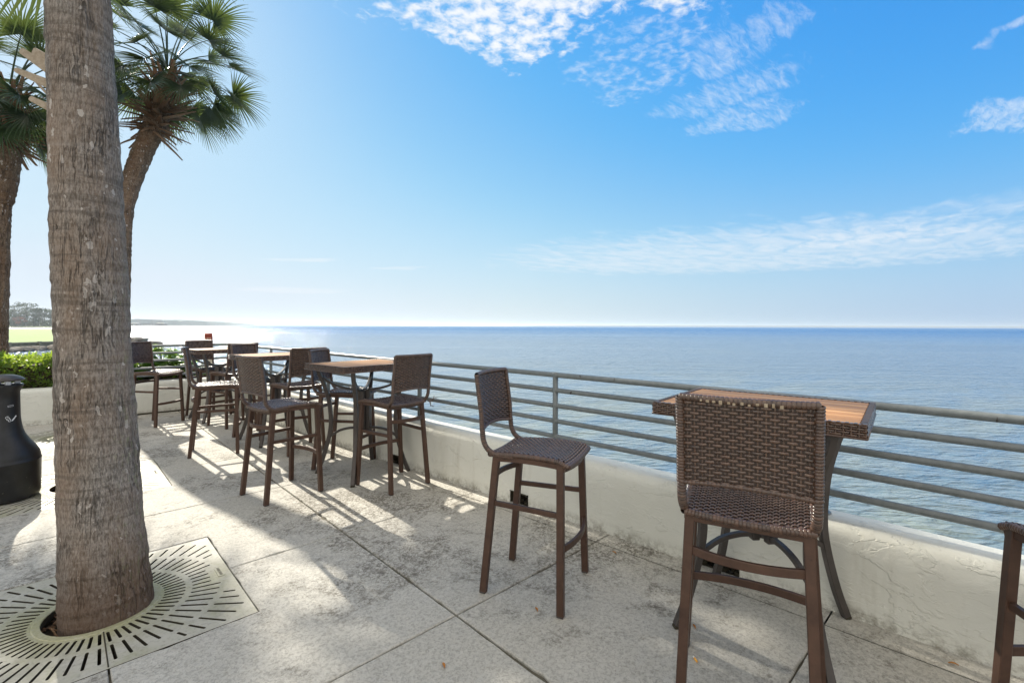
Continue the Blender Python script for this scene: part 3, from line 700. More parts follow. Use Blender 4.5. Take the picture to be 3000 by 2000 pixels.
# ---------------------------------------------------------------- bar stool
BT = 1.16
def back_y(z): return interp([(.70, -.222), (.845, -.232), (.95, -.238), (1.16, -.268)], z)
def seat_z(x, y):
    s = (y+.20)/.45
    return .742+.013*sin(pi*min(max(s, 0), 1)*.9)*1.0+.004-.010*(1-(x/.2)**2)-(.02*max(0, (s-.86)/.14)**2)
def make_stool():
    root = empty('bar_stool', (0, 0, 0), 0, 'x', 'bar stool', 'brown wicker bar stools on the patio')
    # seat
    mb = MB()
    def sf(u, v):
        y = -.19+.435*v; hwid = lerp(.186, .207, v); x = (2*u-1)*hwid
        e = .002; z = seat_z(x, y); zx = seat_z(x+e, y)-z; zy = seat_z(x, y+e)-z
        return Vector((x, y, z)), Vector((-zx/e, -zy/e, 1)).normalized()
    weave(mb, sf, 22, 32, .4, .0042, 4, .42, True, .0013)
    seat = mb.build('seat', M['wicker'], root)
    mb = MB()
    prm = [sf(0, k/10)[0] for k in range(11)]+[sf(k/8, 1)[0] for k in range(1, 9)]+[sf(1, 1-k/10)[0] for k in range(1, 11)]+[sf(1-k/8, 0)[0] for k in range(1, 9)]
    wrapped(mb, [p+Vector((0, 0, -.010)) for p in prm], .0135, .011)
    mb.build('seat_edge', M['wicker_wrap'], seat)
    # solid tray under the weave so the seat is opaque
    mb = MB(); nn = 8
    vs = []; 
    for zo in (-.006, -.012):
        for i in range(nn+1):
            for j in range(nn+1):
                p = sf(.01+.98*i/nn, .01+.98*j/nn)[0]; vs.append(p+Vector((0, 0, zo)))
    q = (nn+1)**2; fs = []
    for i in range(nn):
        for j in range(nn):
            a = i*(nn+1)+j; fs += [(a, a+nn+1, a+nn+2, a+1), (q+a, q+a+1, q+a+nn+2, q+a+nn+1)]
    mb.add(vs, fs, True); mb.build('seat_pan', M['char'], seat)
    # backrest
    mb = MB()
    def bf(u, v):
        x = (2*u-1)*.192; z = .852+(BT-.006-.852)*v
        zb = z+.018*(1-(x/.19)**2)*(1-v)                # lower edge arches up in the middle
        y = back_y(zb)-.030*(1-(x/.192)**2)
        nx = -2*.030*x/.192**2
        return Vector((x, y, zb)), Vector((nx, -1, 0)).normalized()
    weave(mb, bf, 17, 25, .38, .0036, 6, .52, True, .0016)
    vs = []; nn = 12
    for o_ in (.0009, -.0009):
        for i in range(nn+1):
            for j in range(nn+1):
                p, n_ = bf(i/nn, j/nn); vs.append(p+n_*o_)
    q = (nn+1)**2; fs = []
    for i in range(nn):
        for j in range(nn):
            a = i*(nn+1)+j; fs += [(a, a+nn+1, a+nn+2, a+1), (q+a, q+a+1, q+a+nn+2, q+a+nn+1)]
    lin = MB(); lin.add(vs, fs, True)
    back = mb.build('backrest', M['wicker'], root); lin.build('back_lining', M['wicker_dark'], back)  # lining is a dark sheet that paints shade into the weave gaps
    mb = MB(); ln = [bf(k/12, 1)[0] for k in range(13)]
    wrapped(mb, ln, .0125, .0125); 
    for s in (0, 1): wrapped(mb, [bf(s, k/6)[0] for k in range(7)], .0135, .0105)
    wrapped(mb, [bf(k/12, 0)[0] for k in range(13)], .0085, .0125)
    mb.build('back_edge', M['wicker_wrap'], back)
    for s in (-1, 1):
        mb = MB(); x = s*.190
        wrapped(mb, smoothpath([(x, -.232, .86), (x, -.224, .80), (x*.995, -.195, .757), (x*.985, -.14, .735), (x, -.05, .735)], 4), .0145, .0105)
        mb.build('arm_curve', M['wicker_wrap'], root)
    # frame
    leg = {}
    for nme, sx, top, foot in (('r', -1, (.172, -.155, .728), (.197, -.22, 0)), ('r', 1, (.172, -.155, .728), (.197, -.22, 0)), ('f', -1, (.196, .205, .735), (.237, .22, 0)), ('f', 1, (.196, .205, .735), (.237, .22, 0))):
        T_ = Vector((top[0]*sx, top[1], top[2])); B_ = Vector((foot[0]*sx, foot[1], foot[2])); leg[(nme, sx)] = (T_, B_)
        mb = MB(); mb.bar([B_+Vector((0, 0, .006)), T_], .031, .036, up=(0, 1, 0)); o = mb.build('leg', M['bronze'], root)
        mb = MB(); mb.box(B_+Vector((0, 0, .006)), (.032, .034, .012), None, .002); mb.build('foot_cap', M['char'], o)
    def on(key, z):
        T_, B_ = leg[key]; return B_.lerp(T_, z/T_.z)
    for s in (-1, 1):
        mb = MB(); mb.bar([on(('r', s), .48), on(('f', s), .48)], .018, .026); mb.build('side_rung', M['bronze'], root)
    def curved(z0, row, bow, w, h):
        a, b_ = on((row, -1), z0), on((row, 1), z0); q = []
        for k in range(13):
            x = k/12; p = a.lerp(b_, x); p.y += bow*(1-(2*x-1)**2); q.append(p)
        mb = MB(); mb.bar(q, w, h); return mb
    curved(.315, 'f', .040, .016, .032).build('footrest', M['bronze'], root)
    curved(.595, 'r', -.045, .014, .030).build('back_rung', M['bronze'], root)
    mb = MB(); 
    for s in (-1, 1):
        q = [(s*lerp(.178, .198, k/8), -.17+.40*k/8, seat_z(.19, -.17+.40*k/8)-.034) for k in range(9)]; mb.bar(q, .024, .026)
    q = [(lerp(-.19, .19, k/10), .215+.03*(1-(k/5-1)**2), .705) for k in range(11)]; mb.bar(q, .012, .032)
    q = [(lerp(-.17, .17, k/6), -.165, .708) for k in range(7)]; mb.bar(q, .02, .024)
    mb.build('seat_frame', M['bronze'], root)
    return root
st0 = make_stool()
stools = [
 ((1.883, 1.774), -157.5, 'dark wicker stool standing alone at the middle, angled toward the right-hand table'),
 ((1.875, .665), -72.3, 'large close-up brown wicker stool whose woven back hides part of the right-hand table'),
 ((2.24, -.30), -60, 'stool cut off by the right photo edge, only its seat corner and one leg showing'),
 ((1.346, 4.212), -79.9, 'stool with its woven back and pale sunlit seat at the front of the far cluster'),
 ((2.161, 3.762), 6.4, 'stool with its back to the camera at the right end of the far cluster'),
 ((2.08, 4.62), -139, 'stool behind the front cluster table, its pale patterned back beside the table corner'),
 ((1.953, 5.529), 3.5, 'stool with a dark brown back between the two front tables of the cluster'),
 ((1.247, 6.086), -103.2, 'side-on stool with a glinting white sunlit seat, second from left in the cluster'),
 ((.984, 8.354), -139.8, 'leftmost cluster stool, half hidden by the big trunk before the end wall'),
 ((1.665, 8.60), -165, 'stool behind the farthest table with the red sign rising over its back'),
 ((1.775, 7.53), 12, 'stool with a plain brown back tucked against the near side of the farthest table'),
 ((1.86, 6.60), -148, 'stool with a pale grey lit back just in front of a plain brown backrest')]
for i, ((x, y), a, lab) in enumerate(stools):
    if i == 0: st0.location = (x, y, 0); st0.rotation_euler = (0, 0, radians(a)); st0['label'] = lab
    else:
        o = dup(st0, (x, y, 0), radians(a), lab)
        if i == 1: o.scale = (1.07, 1.0, 1.012)
        if i == 1:
            mb = MB(); rr = random.Random(2)
            for k in range(12):
                u = .17+.052*k+rr.uniform(-.008, .008); x = (2*u-1)*.192; y = back_y(BT)-.030*(1-(x/.192)**2)
                mb.box((x, y-.0125, BT-.012+rr.uniform(-.002, .002)), (rr.uniform(.006, .011), .004, rr.uniform(.006, .013)), None, .0015)
            o2 = mb.build('worn_strand', M['worn'], o); o2['label'] = 'pale worn patches along the top edge of the woven back'
        if i == 4:
            mb = MB(); rr = random.Random(8)
            for k in range(5):
                c = Vector((.195, -.215, .735)); q = [c]; d = Vector((1, -.3, .3)).normalized()
                ax = Vector((rr.uniform(-1, 1), rr.uniform(-1, 1), rr.uniform(-1, 1))).normalized()
                for j in range(9): d.rotate(Matrix.Rotation(rr.uniform(.35, .75), 3, ax)); c = c+d*.011; q.append(c)
                mb.tube(q, .0028, 5)
            mb.build('loose_strand', M['wicker_wrap'], o)
st0.scale = (.97, 1, .995)
# ---------------------------------------------------------------- bar table
def make_table():
    root = empty('bar_table', (0, 0, 0), 0, 'x', 'bar table', 'square bar tables with teak tops and wicker rims')
    hx, hy, zt = .335, .41, 1.05; rim = .052
    top = MB(); n = 13; wd = (2*hx-.046)/n
    for k in range(n):
        x = -hx+.023+wd*(k+.5); top.box((x, 0, zt-.009), (wd-.0075, 2*hy-.046, .016), None, .0015)
    tt = top.build('tabletop', M['teak'], root)
    mb = MB(); mb.box((0, 0, zt-.026), (2*hx-.03, 2*hy-.03, .014)); mb.build('top_panel', M['dark'], tt)
    mb = MB()
    for sx, sy, hw_, d in ((1, 0, hy, hx), (-1, 0, hy, hx), (0, 1, hx, hy), (0, -1, hx, hy)):
        def pf(u, v, sx=sx, sy=sy, hw_=hw_, d=d):
            a = (2*u-1)*hw_; nrm = Vector((sx, sy, 0)); tdir = Vector((-sy, sx, 0))
            return nrm*d+tdir*a+Vector((0, 0, zt-rim+.004+(rim-.008)*v)), nrm
        weave(mb, pf, int(hw_*2/.024), 5, .05, .0018, 4, .46, True, .001)
    rm = mb.build('wicker_rim', M['wicker'], root)
    mb = MB(); c = [(-hx, -hy), (hx, -hy), (hx, hy), (-hx, hy)]
    for i in range(4):
        a = Vector((*c[i], 0)); b_ = Vector((*c[(i+1) % 4], 0)); d = (b_-a).normalized(); nn = Vector((-d.y, d.x, 0))
        L = (b_-a).length; k = int(L/.0135)
        for j in range(k):
            p = a+d*(L*(j+.5)/k)+nn*.0095; R = Matrix((d, nn, Vector((0, 0, 1)))).transposed()
            mb.box(p+Vector((0, 0, zt-.002+.002*(j % 2))), (L/k*.9, .022, .006), R, .0015)
        mb.tube([a+Vector((0, 0, zt-rim)), b_+Vector((0, 0, zt-rim))], .005, 6)
    mb.build('rim_cap', M['wicker_wrap'], rm)
    mb = MB(); mb.box((0, 0, zt-.045), (2*hx-.012, 2*hy-.012, .020)); mb.build('rim_core', M['dark'], rm)
    path = [(1.005, .43), (.93, .405), (.85, .368), (.70, .322), (.50, .302), (.35, .318), (.15, .372), (.012, .425)]
    def rad(z): return interp(sorted([(a, b_) for a, b_ in path]), z)
    for k in range(4):
        a = pi/4+k*pi/2; e = Vector((cos(a), sin(a), 0))
        mb = MB(); mb.bar(smoothpath([e*rr+Vector((0, 0, z)) for z, rr in path], 4), .034, .034, up=(-sin(a), cos(a), 0))
        o = mb.build('leg', M['char'], root)
        mb = MB(); mb.box(e*.427+Vector((0, 0, .007)), (.034, .034, .014), Matrix.Rotation(a, 3, 'Z'), .003); mb.build('foot_cap', M['dark'], o)
        mb = MB(); mb.bar(smoothpath([e*.375+Vector((0, 0, .915)), e*.31+Vector((0, 0, .865)), e*.19+Vector((0, 0, .815)), e*.035+Vector((0, 0, .79))], 4), .022, .024, up=(-sin(a), cos(a), 0))
        mb.build('upper_arm', M['char'], root)
        mb = MB(); mb.bar(smoothpath([e*.315+Vector((0, 0, .345)), e*.22+Vector((0, 0, .405)), e*.12+Vector((0, 0, .428)), e*.035+Vector((0, 0, .425))], 4), .022, .024, up=(-sin(a), cos(a), 0))
        mb.build('lower_arm', M['char'], root)
    mb = MB()
    for k in range(4):
        a = pi/4+k*pi/2; mb.box((.045*cos(a), .045*sin(a), .60), (.036, .036, .40), Matrix.Rotation(a, 3, 'Z'), .003)
        mb.tube([(.062*cos(a), .062*sin(a), .46), (.066*cos(a), .066*sin(a), .46)], .006, 8); 
    mb.box((0, 0, .60), (.05, .05, .38)); mb.build('hub', M['char'], root)
    return root
tb0 = make_table()
tables = [((2.425, .79), 6.5, 'nearest bar table with orange teak top, at the right behind the large close-up stool'),
 ((2.11, 4.265), 96.9, 'bar table third from the camera end with one straight dark leg beside the frayed stool'),
 ((1.93, 6.24), 96.9, 'bar table in the middle of the far cluster, its top half hidden by two stools'),
 ((1.75, 8.24), 96.0, 'farthest bar table, close to the end wall corner and the red sign')]
tables[1] = (tables[1][0], tables[1][1], 'bar table at the right front of the far cluster, in front of the rail')
for i, ((x, y), a, lab) in enumerate(tables):
    if i == 0: tb0.location = (x, y, 0); tb0.rotation_euler = (0, 0, radians(a)); tb0['label'] = lab
    else: dup(tb0, (x, y, 0), radians(a), lab)
# ---------------------------------------------------------------- cigarette bin
bn = empty('cigarette_bin', (-.335, 5.60, 0), 0, 'black bottle-shaped cigarette bin with a domed lid standing beside the big palm trunk', 'ash bin')
mb = MB(); mb.lathe([(.0, .004), (.20, .004), (.216, .014), (.224, .04), (.226, .30), (.2285, .303), (.2285, .309), (.224, .313), (.222, .335), (.214, .37), (.190, .415), (.160, .46), (.132, .51), (.116, .56), (.108, .61), (.103, .66), (.100, .80), (.099, .865), (.104, .872), (.108, .885), (.118, .905), (.121, .918), (.117, .924), (.0, .924)], n=56)
mb.build('body', M['bin'], bn)
mb = MB(); mb.lathe([(.0, .952), (.118, .952), (.128, .957), (.128, .963), (.118, .973), (.095, .988), (.06, .999), (.02, 1.004), (.0, 1.005)], n=56); mb.build('lid', M['binlid'], bn)
mb = MB()
for k in range(4):
    a = pi/2*k+pi*.62; mb.box((.088*cos(a), .088*sin(a), .938), (.03, .03, .034), Matrix.Rotation(a, 3, 'Z'), .003)
mb.build('lid_support', M['silver'], bn)
# decals follow the round neck; a = angle towards the camera
ac = atan2(-5.6, .335)
def onneck(x, z, r=.1035):
    x += .042
    a = ac+x/r; return Vector((r*cos(a), r*sin(a), z))
def strip(mb, pts, w, rfun):
    """flat ribbon laid on the neck through (x,z) points"""
    for (x0, z0), (x1, z1) in zip(pts, pts[1:]):
        d = Vector((x1-x0, z1-z0)); L = d.length; n_ = Vector((-d.y, d.x))/L*w/2
        k = max(2, int(L/.004)); vs = []
        for i in range(k+1):
            p = Vector((x0, z0))+d*i/k
            for s in (-1, 1): q = p+n_*s; vs.append(onneck(q.x, q.y, rfun(q.y)))
        mb.add(vs, [(2*i, 2*i+2, 2*i+3, 2*i+1) for i in range(k)], True)
rn = lambda z: interp([(.56, .1175), (.61, .1095), (.66, .1045), (.80, .1015), (.9, .1)], z)
mb = MB(); strip(mb, [(.012, .635), (.042, .672)], .009, rn)
q = [(.008, .632), (.000, .640), (.004, .648), (-.006, .652), (-.002, .661), (-.014, .664), (-.010, .673), (-.020, .672), (-.026, .665), (-.022, .657), (-.016, .652), (-.018, .645), (-.008, .643), (-.010, .634), (.002, .630)]
strip(mb, [(a*1.05, b_) for a, b_ in q], .0028, rn); mb.build('cigarette_symbol', M['white'], bn)['label'] = 'white drawing of a smoking cigarette'
mb = MB(); strip(mb, [(-.014, .752), (.022, .757)], .013, rn); mb.build('badge', M['silver'], bn)
mb = MB()
rn2 = lambda z: rn(z)+.0006
strip(mb, [(-.011, .7525), (.019, .7565)], .008, rn2); mb.build('badge_panel', M['binlid'], bn)
# ---------------------------------------------------------------- sign post by the far railing
sgn = empty('depth_sign', (1.87, 9.62, 0), radians(3), 'narrow red and cream vertical sign board fixed outside the far railing', 'sign')
mb = MB(); mb.box((0, 0, .975), (.118, .012, .57), None, .004); brd = mb.build('board', M['signwhite'], sgn)
mb = MB(); mb.box((0, -.0075, 1.225), (.112, .003, .075)); 
for x, w in ((-.052, .012), (-.028, .012), (-.004, .010), (.020, .012), (.048, .020)): mb.box((x, -.0075, 1.13), (w, .003, .115))
mb.build('red_band', M['signred'], brd)
def text(s, size, loc, rot, m, parent, ext=.001):
    cu = bpy.data.curves.new('t', 'FONT'); cu.body = s; cu.size = size; cu.extrude = ext; cu.align_x = 'CENTER'; cu.align_y = 'CENTER'
    o = bpy.data.objects.new('t', cu); COL.objects.link(o); dg = bpy.context.evaluated_depsgraph_get()
    me = bpy.data.meshes.new_from_object(o.evaluated_get(dg)); bpy.data.objects.remove(o)
    o = bpy.data.objects.new('lettering', me); COL.objects.link(o); me.materials.clear(); me.materials.append(m); o.parent = parent; o.location = loc; o.rotation_euler = rot
    return o
text('ILY', .055, (-.005, -.0085, .755), (pi/2, 0, 0), M['signred'], brd)
mb = MB(); mb.box((0, .03, .80), (.03, .03, .9)); mb.build('stake', M['timber'], sgn)
mb = MB(); mb.tube([(.055, 0, 1.185), (.085, 0, 1.185)], .004, 6); mb.tube([(.055, 0, .80), (.085, 0, .80)], .004, 6); mb.build('bolt', M['dark'], sgn)
# ---------------------------------------------------------------- palms
def trunk_mesh(path, radii, nseg, nz, amp=.006, ring=.006, seed=0, fis=True):
    """path: list of Vector; displaced tube, rings and fissures modelled"""
    pts = smoothpath(path, nz); R = []; m_ = len(path)
    for i in range(len(pts)):
        x = i/(len(pts)-1)*(m_-1); k = min(int(x), m_-2); R.append(lerp(radii[k], radii[k+1], x-k))
    N = len(pts); vs = []; u = Vector((1, 0, 0)); s_ = 0
    for i in range(N):
        T = (pts[min(i+1, N-1)]-pts[max(i-1, 0)]).normalized(); w = T.cross(u).normalized(); u = w.cross(T).normalized()
        if i: s_ += (pts[i]-pts[i-1]).length
        rg = ring*(noise.noise((0, seed, s_*19))+.5*noise.noise((3, seed, s_*47)))
        for k in range(nseg):
            a = 2*pi*k/nseg; c = cos(a); d = sin(a)
            q = rg*(1+.6*noise.noise((c*1.5, d*1.5, s_*6+seed)))
            q += amp*noise.noise((c*3.1, d*3.1, s_*3.3+seed))+amp*.7*noise.noise((c*7, d*7, s_*14+seed))
            if fis: q += -amp*1.1*max(0, 1-abs(noise.noise((c*9+seed, d*9, s_*1.7)))*7)
            vs.append(pts[i]+(u*c+w*d)*(R[i]+q))
    fs = [(i*nseg+k, i*nseg+(k+1) % nseg, (i+1)*nseg+(k+1) % nseg, (i+1)*nseg+k) for i in range(N-1) for k in range(nseg)]
    fs.append(tuple(range((N-1)*nseg, N*nseg)))
    return vs, fs
def frond(mb, c, az, el, Lp, Rb, rnd, nl=46):
    """fan leaf: petiole from c, azimuth az, elevation el; blade radius Rb"""
    d = Vector((cos(az)*cos(el), sin(az)*cos(el), sin(el))); p = c.copy(); pts = [p.copy()]; n_ = 7
    for i in range(n_):
        p = p+d*(Lp/n_); d = (d+Vector((0, 0, -.075-.05*cos(el)))).normalized(); pts.append(p.copy())
    mb.tube(pts, [.016-.009*i/n_ for i in range(n_+1)], 4, caps=False)
    s = d.cross(Vector((0, 0, 1)))
    if s.length < .05: s = Vector((1, 0, 0))
    s.normalize(); roll = rnd.uniform(-.5, .5); up = s.cross(d).normalized(); s = (s*cos(roll)+up*sin(roll)).normalized(); up = s.cross(d).normalized()
    hub = p
    for i in range(nl):
        th = lerp(-2.25, 2.25, (i+.5)/nl)+rnd.uniform(-.025, .025)
        dd = (d*cos(th)+s*sin(th)+up*(.24*abs(sin(th))+.05)).normalized()
        L = Rb*(.80+.20*cos(th*.8))*rnd.uniform(.9, 1.07); wn2 = up.cross(dd).normalized()
        droop = rnd.uniform(.25, .75); q = hub.copy(); vs = []; m_ = 6; cur = dd.copy(); wmax = Rb*.0185
        for k in range(m_+1):
            x = k/m_; wd = wmax*min(1, x/.22)*(1 if x < .40 else max(.03, 1-(x-.40)/.60))+.0012
            f = up*(.35*wd)
            vs += [q-wn2*wd+f, q.copy(), q+wn2*wd+f]
            cur = (cur+Vector((0, 0, -droop*(.08+.9*x*x)/2.2))).normalized(); q = q+cur*(L/m_)
        fs = []
        for k in range(m_): fs += [(k*3, k*3+1, k*3+4, k*3+3), (k*3+1, k*3+2, k*3+5, k*3+4)]
        mb.add(vs, fs)
def crown(c, nf, seed, Lp, Rb, lo=-.75, az_only=None, skirt=0, axis=None, keep=None):
    mb = MB(); rnd = random.Random(seed)
    for i in range(nf):
        az = i*2.39996+rnd.uniform(-.25, .25); x = (i+.5)/nf; el = lerp(1.35, lo, x**.80)+rnd.uniform(-.12, .12)
        l = Lp*rnd.uniform(.85, 1.12)*(1 if el > .2 else .92); rb = Rb*rnd.uniform(.85, 1.1)
        if keep and not keep(az % (2*pi), el): continue
        frond(mb, c+Vector((cos(az)*.07, sin(az)*.07, .12-.25*x)), az, el, l, rb, rnd)
    return mb
def boots(mb, path, radii, n, seed, L=.42, tilt=(.1, 1.1)):
    rnd = random.Random(seed)
    for i in range(n):
        x = i/n; k = x*(len(path)-1); j = min(int(k), len(path)-2); c = path[j].lerp(path[j+1], k-j); r_ = lerp(radii[j], radii[j+1], k-j)
        a = i*2.39996+rnd.uniform(-.3, .3); el = lerp(tilt[0], tilt[1], x)+rnd.uniform(-.28, .28); tw = rnd.uniform(-.55, .55)
        e = Vector((cos(a+tw)*cos(el), sin(a+tw)*cos(el), sin(el))); o = c+Vector((cos(a), sin(a), 0))*r_*.75
        l = L*rnd.uniform(.6, 1.15); s = e.cross(Vector((0, 0, 1))).normalized(); u = s.cross(e)
        vs = []
        for q, (w, h_) in ((0, (.060, .018)), (.35, (.042, .014)), (.75, (.026, .010)), (1, (.020, .006))):
            p = o+e*(l*q)-Vector((0, 0, 1))*.05*q*q*(1-x)
            vs += [p-s*w-u*h_*.3, p-s*w*.2-u*h_, p+s*w-u*h_*.3, p+s*w*.5+u*h_, p-s*w*.5+u*h_]
        fs = [(k2*5+m_, k2*5+(m_+1) % 5, (k2+1)*5+(m_+1) % 5, (k2+1)*5+m_) for k2 in range(3) for m_ in range(5)]+[(15, 16, 17, 18, 19)]
        mb.add(vs, fs)
# palm A: the big near trunk. silhouette measured left/right per row at depth 2.34
prof = [(1905, 170, 462), (1790, 168, 456), (1700, 168, 444), (1600, 167, 433), (1400, 163, 414), (1200, 156, 401), (1050, 154, 388), (850, 148, 380), (700, 142, 368), (500, 137, 357), (340, 134, 346), (200, 130, 335), (0, 122, 325), (-300, 110, 312), (-700, 95, 300), (-1050, 85, 290)]
YA = 2.343; path = []; rad = []
for v, l, r_ in prof:
    a0, a1 = atan((1500-l)/F), atan((1500-r_)/F); ac_ = (a0+a1)/2; D = YA/cos(ac_); path.append(P(1500-F*tan(ac_), v, YA)); rad.append(D*sin((a0-a1)/2))
pa = empty('palm_tree', (path[0].x, path[0].y, 0), 0, 'massive grey palm trunk in the left foreground rising from the nearest tree grate', 'palm tree', 'palm trees around the patio')
def localise(o, root): o.matrix_parent_inverse = Matrix.Translation(-root.location)
vs, fs = trunk_mesh(path, rad, 150, 26, .0035, .0045, 1.3, False)
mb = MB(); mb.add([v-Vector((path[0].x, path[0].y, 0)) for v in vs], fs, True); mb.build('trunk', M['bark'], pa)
top = path[-1]
mb = crown(top+Vector((0, 0, .3)), 24, 11, 1.0, .75, -.1); localise(mb.build('crown', M['frond'], pa), pa)
# palm B: stands in the second grate straight behind the near trunk
bx, by = GC[1]; bt = Vector((bx, by, 0)); hb = 5.35
pb = empty('palm_tree', (bx, by, 0), 0, 'palm hidden behind the big trunk, only pale broken leaf bases and top fronds showing', 'palm tree', 'palm trees around the patio')
pth = [bt+Vector((0, 0, -.12)), bt+Vector((-.01, 0, 1.5)), bt+Vector((-.02, 0, 3.0)), bt+Vector((-.03, .0, hb))]; rd = [.17, .15, .145, .16]
vs, fs = trunk_mesh(pth, rd, 64, 30, .008, .006, 7.7); mb = MB(); mb.add([v-bt for v in vs], fs, True); mb.build('trunk', M['bark2'], pb)
mb = MB(); 
dl = Vector((*w2(-1, 0), 0)).normalized(); dn = Vector((*w2(0, 1), 0)).normalized()
def stubp(mb, base, tip, w0, w1, th):
    e = (tip-base).normalized(); s = Vector((0, 0, 1)); s = (s-e*s.dot(e)).normalized(); n_ = e.cross(s)
    vs = []
    for q, w in ((0, w0), (.5, (w0+w1)/2), (.96, w1), (1, w1*.6)):
        p = base.lerp(tip, q)
        vs += [p-s*w-n_*th, p+s*w-n_*th, p+s*w+n_*th, p-s*w+n_*th]
    fs = [(k*4+m_, k*4+(m_+1) % 4, (k+1)*4+(m_+1) % 4, (k+1)*4+m_) for k in range(3) for m_ in range(4)]+[(12, 13, 14, 15)]
    mb.add(vs, fs)
stubp(mb, P(175, 262, 4.18), P(41, 205, 4.12), .045, .022, .008)
stubp(mb, P(180, 230, 4.24), P(58, 148, 4.22), .05, .028, .008)
stubp(mb, P(170, 330, 4.15), P(85, 288, 4.1), .035, .022, .008)
stubp(mb, P(175, 200, 4.3), P(95, 150, 4.35), .05, .035, .008)
stubp(mb, P(175, 318, 4.2), P(75, 210, 4.2), .012, .008, .006)
localise(mb.build('dry_leaf_base', M['stub'], pb), pb)
mb = crown(bt+Vector((0, 0, hb+.12)), 34, 5, 1.0, .80, -.45, keep=lambda az, el: el > .75 or min(abs((az-YAW+pi) % (2*pi)-pi), abs((az-YAW-pi+pi) % (2*pi)-pi)) < .5); localise(mb.build('crown', M['frond'], pb), pb)
# palm C: leaning palm behind the end wall
pc = [P(343, 1140, 8.25), P(345, 970, 8.3), P(350, 800, 8.42), P(353, 700, 8.5), P(363, 600, 8.7), P(395, 500, 9.0), P(424, 430, 9.2), P(450, 370, 9.35), P(472, 300, 9.45), P(486, 225, 9.5)]
pc[0].z = .3
rc = [.19, .165, .16, .155, .155, .165, .175, .19, .20, .15]
root = empty('palm_tree', (pc[0].x, pc[0].y, .3), 0, 'leaning palm with a full green fan crown seen just right of the big trunk', 'palm tree', 'palm trees around the patio')
vs, fs = trunk_mesh(pc, rc, 72, 14, .012, .012, 3.1); mb = MB(); mb.add(vs, fs, True); localise(mb.build('trunk', M['bark2'], root), root)
mb = MB(); boots(mb, [P(440, 395, 9.3), P(462, 345, 9.4), P(474, 300, 9.47), P(485, 240, 9.5)], [.20, .26, .27, .14], 110, 4, .50, (-.35, 1.05)); localise(mb.build('leaf_bases', M['boot'], root), root)
cc = P(488, 205, 9.5); mb = crown(cc, 42, 21, 1.12, .74, -.42); localise(mb.build('crown', M['frond'], root), root)
# palm D: left edge
pd = [P(-14, 1100, 7.74), P(-13, 1040, 7.74), P(-10, 850, 7.74), P(-6, 700, 7.74), P(-4, 605, 7.75), P(0, 580, 7.75), P(8, 510, 7.75), P(14, 450, 7.75), P(18, 390, 7.75), P(22, 290, 7.75)]
pd[0].z = .3
rdd = [.16, .15, .145, .145, .145, .17, .19, .20, .21, .14]
root = empty('palm_tree', (pd[0].x, pd[0].y, .3), 0, 'palm at the left photo edge with a collar of dry leaf bases behind the hedge', 'palm tree', 'palm trees around the patio')
vs, fs = trunk_mesh(pd, rdd, 72, 14, .012, .010, 6.4); mb = MB(); mb.add(vs, fs, True); localise(mb.build('trunk', M['bark2'], root), root)
mb = MB(); boots(mb, [P(12, 440, 7.75), P(18, 390, 7.75), P(20, 340, 7.75), P(24, 280, 7.75)], [.20, .25, .25, .13], 105, 14, .44, (-.35, 1.05)); localise(mb.build('leaf_bases', M['boot'], root), root)
mb = crown(P(24, 270, 7.75), 38, 33, .85, .68, -.62); localise(mb.build('crown', M['frond'], root), root)
# ---------------------------------------------------------------- hedge and broad-leaved plants
def leaf(mb, p, d, n_, L, w):
    s = d.cross(n_).normalized(); n_ = s.cross(d).normalized()
    mb.add([p, p+d*L*.45+s*w+n_*w*.25, p+d*L-n_*L*.12, p+d*L*.45-s*w+n_*w*.25, p+d*L*.45], [(0, 1, 4), (1, 2, 4), (2, 3, 4), (3, 0, 4)])
rnd = random.Random(9)
def rv(r): 
    while True:
        v = Vector((r.uniform(-1, 1), r.uniform(-1, 1), r.uniform(-1, 1)))
        if .05 < v.length < 1: return v.normalized()
mb = MB(); X0h, X1h = -5.5, .42
for k in range(2600):
    x = rnd.uniform(X0h, X1h); hh = .90+.06*noise.noise((x*1.7, 0, 0))+.05*noise.noise((x*5, 2, 0))
    face = rnd.random(); y0, y1 = 9.57, 10.55
    if face < .55: c = Vector((x, rnd.uniform(y0+.05, y1), hh+rnd.uniform(-.08, .05)))
    elif face < .93: c = Vector((x, y0+rnd.uniform(-.02, .10), rnd.uniform(.5, hh)))
    else: c = Vector((x, rnd.uniform(y0, y1), rnd.uniform(.5, hh)))
    ax = (Vector((0, -.35 if face > .5 else 0, 1))+rv(rnd)*.45).normalized()
    for j in range(7):
        d = (ax*.55+rv(rnd)).normalized(); leaf(mb, c+d*.008, d, rv(rnd), rnd.uniform(.055, .085), rnd.uniform(.010, .015))
hg = mb.build('hedge', M['hedge']); tag(hg, 'clipped bright green hedge behind the low end wall at the left', 'hedge')
mb = MB(); mb.box(((X0h+X1h)/2, 10.08, .62), (X1h-X0h-.2, .78, .40)); mb.build('hedge_core', M['soil'], hg)
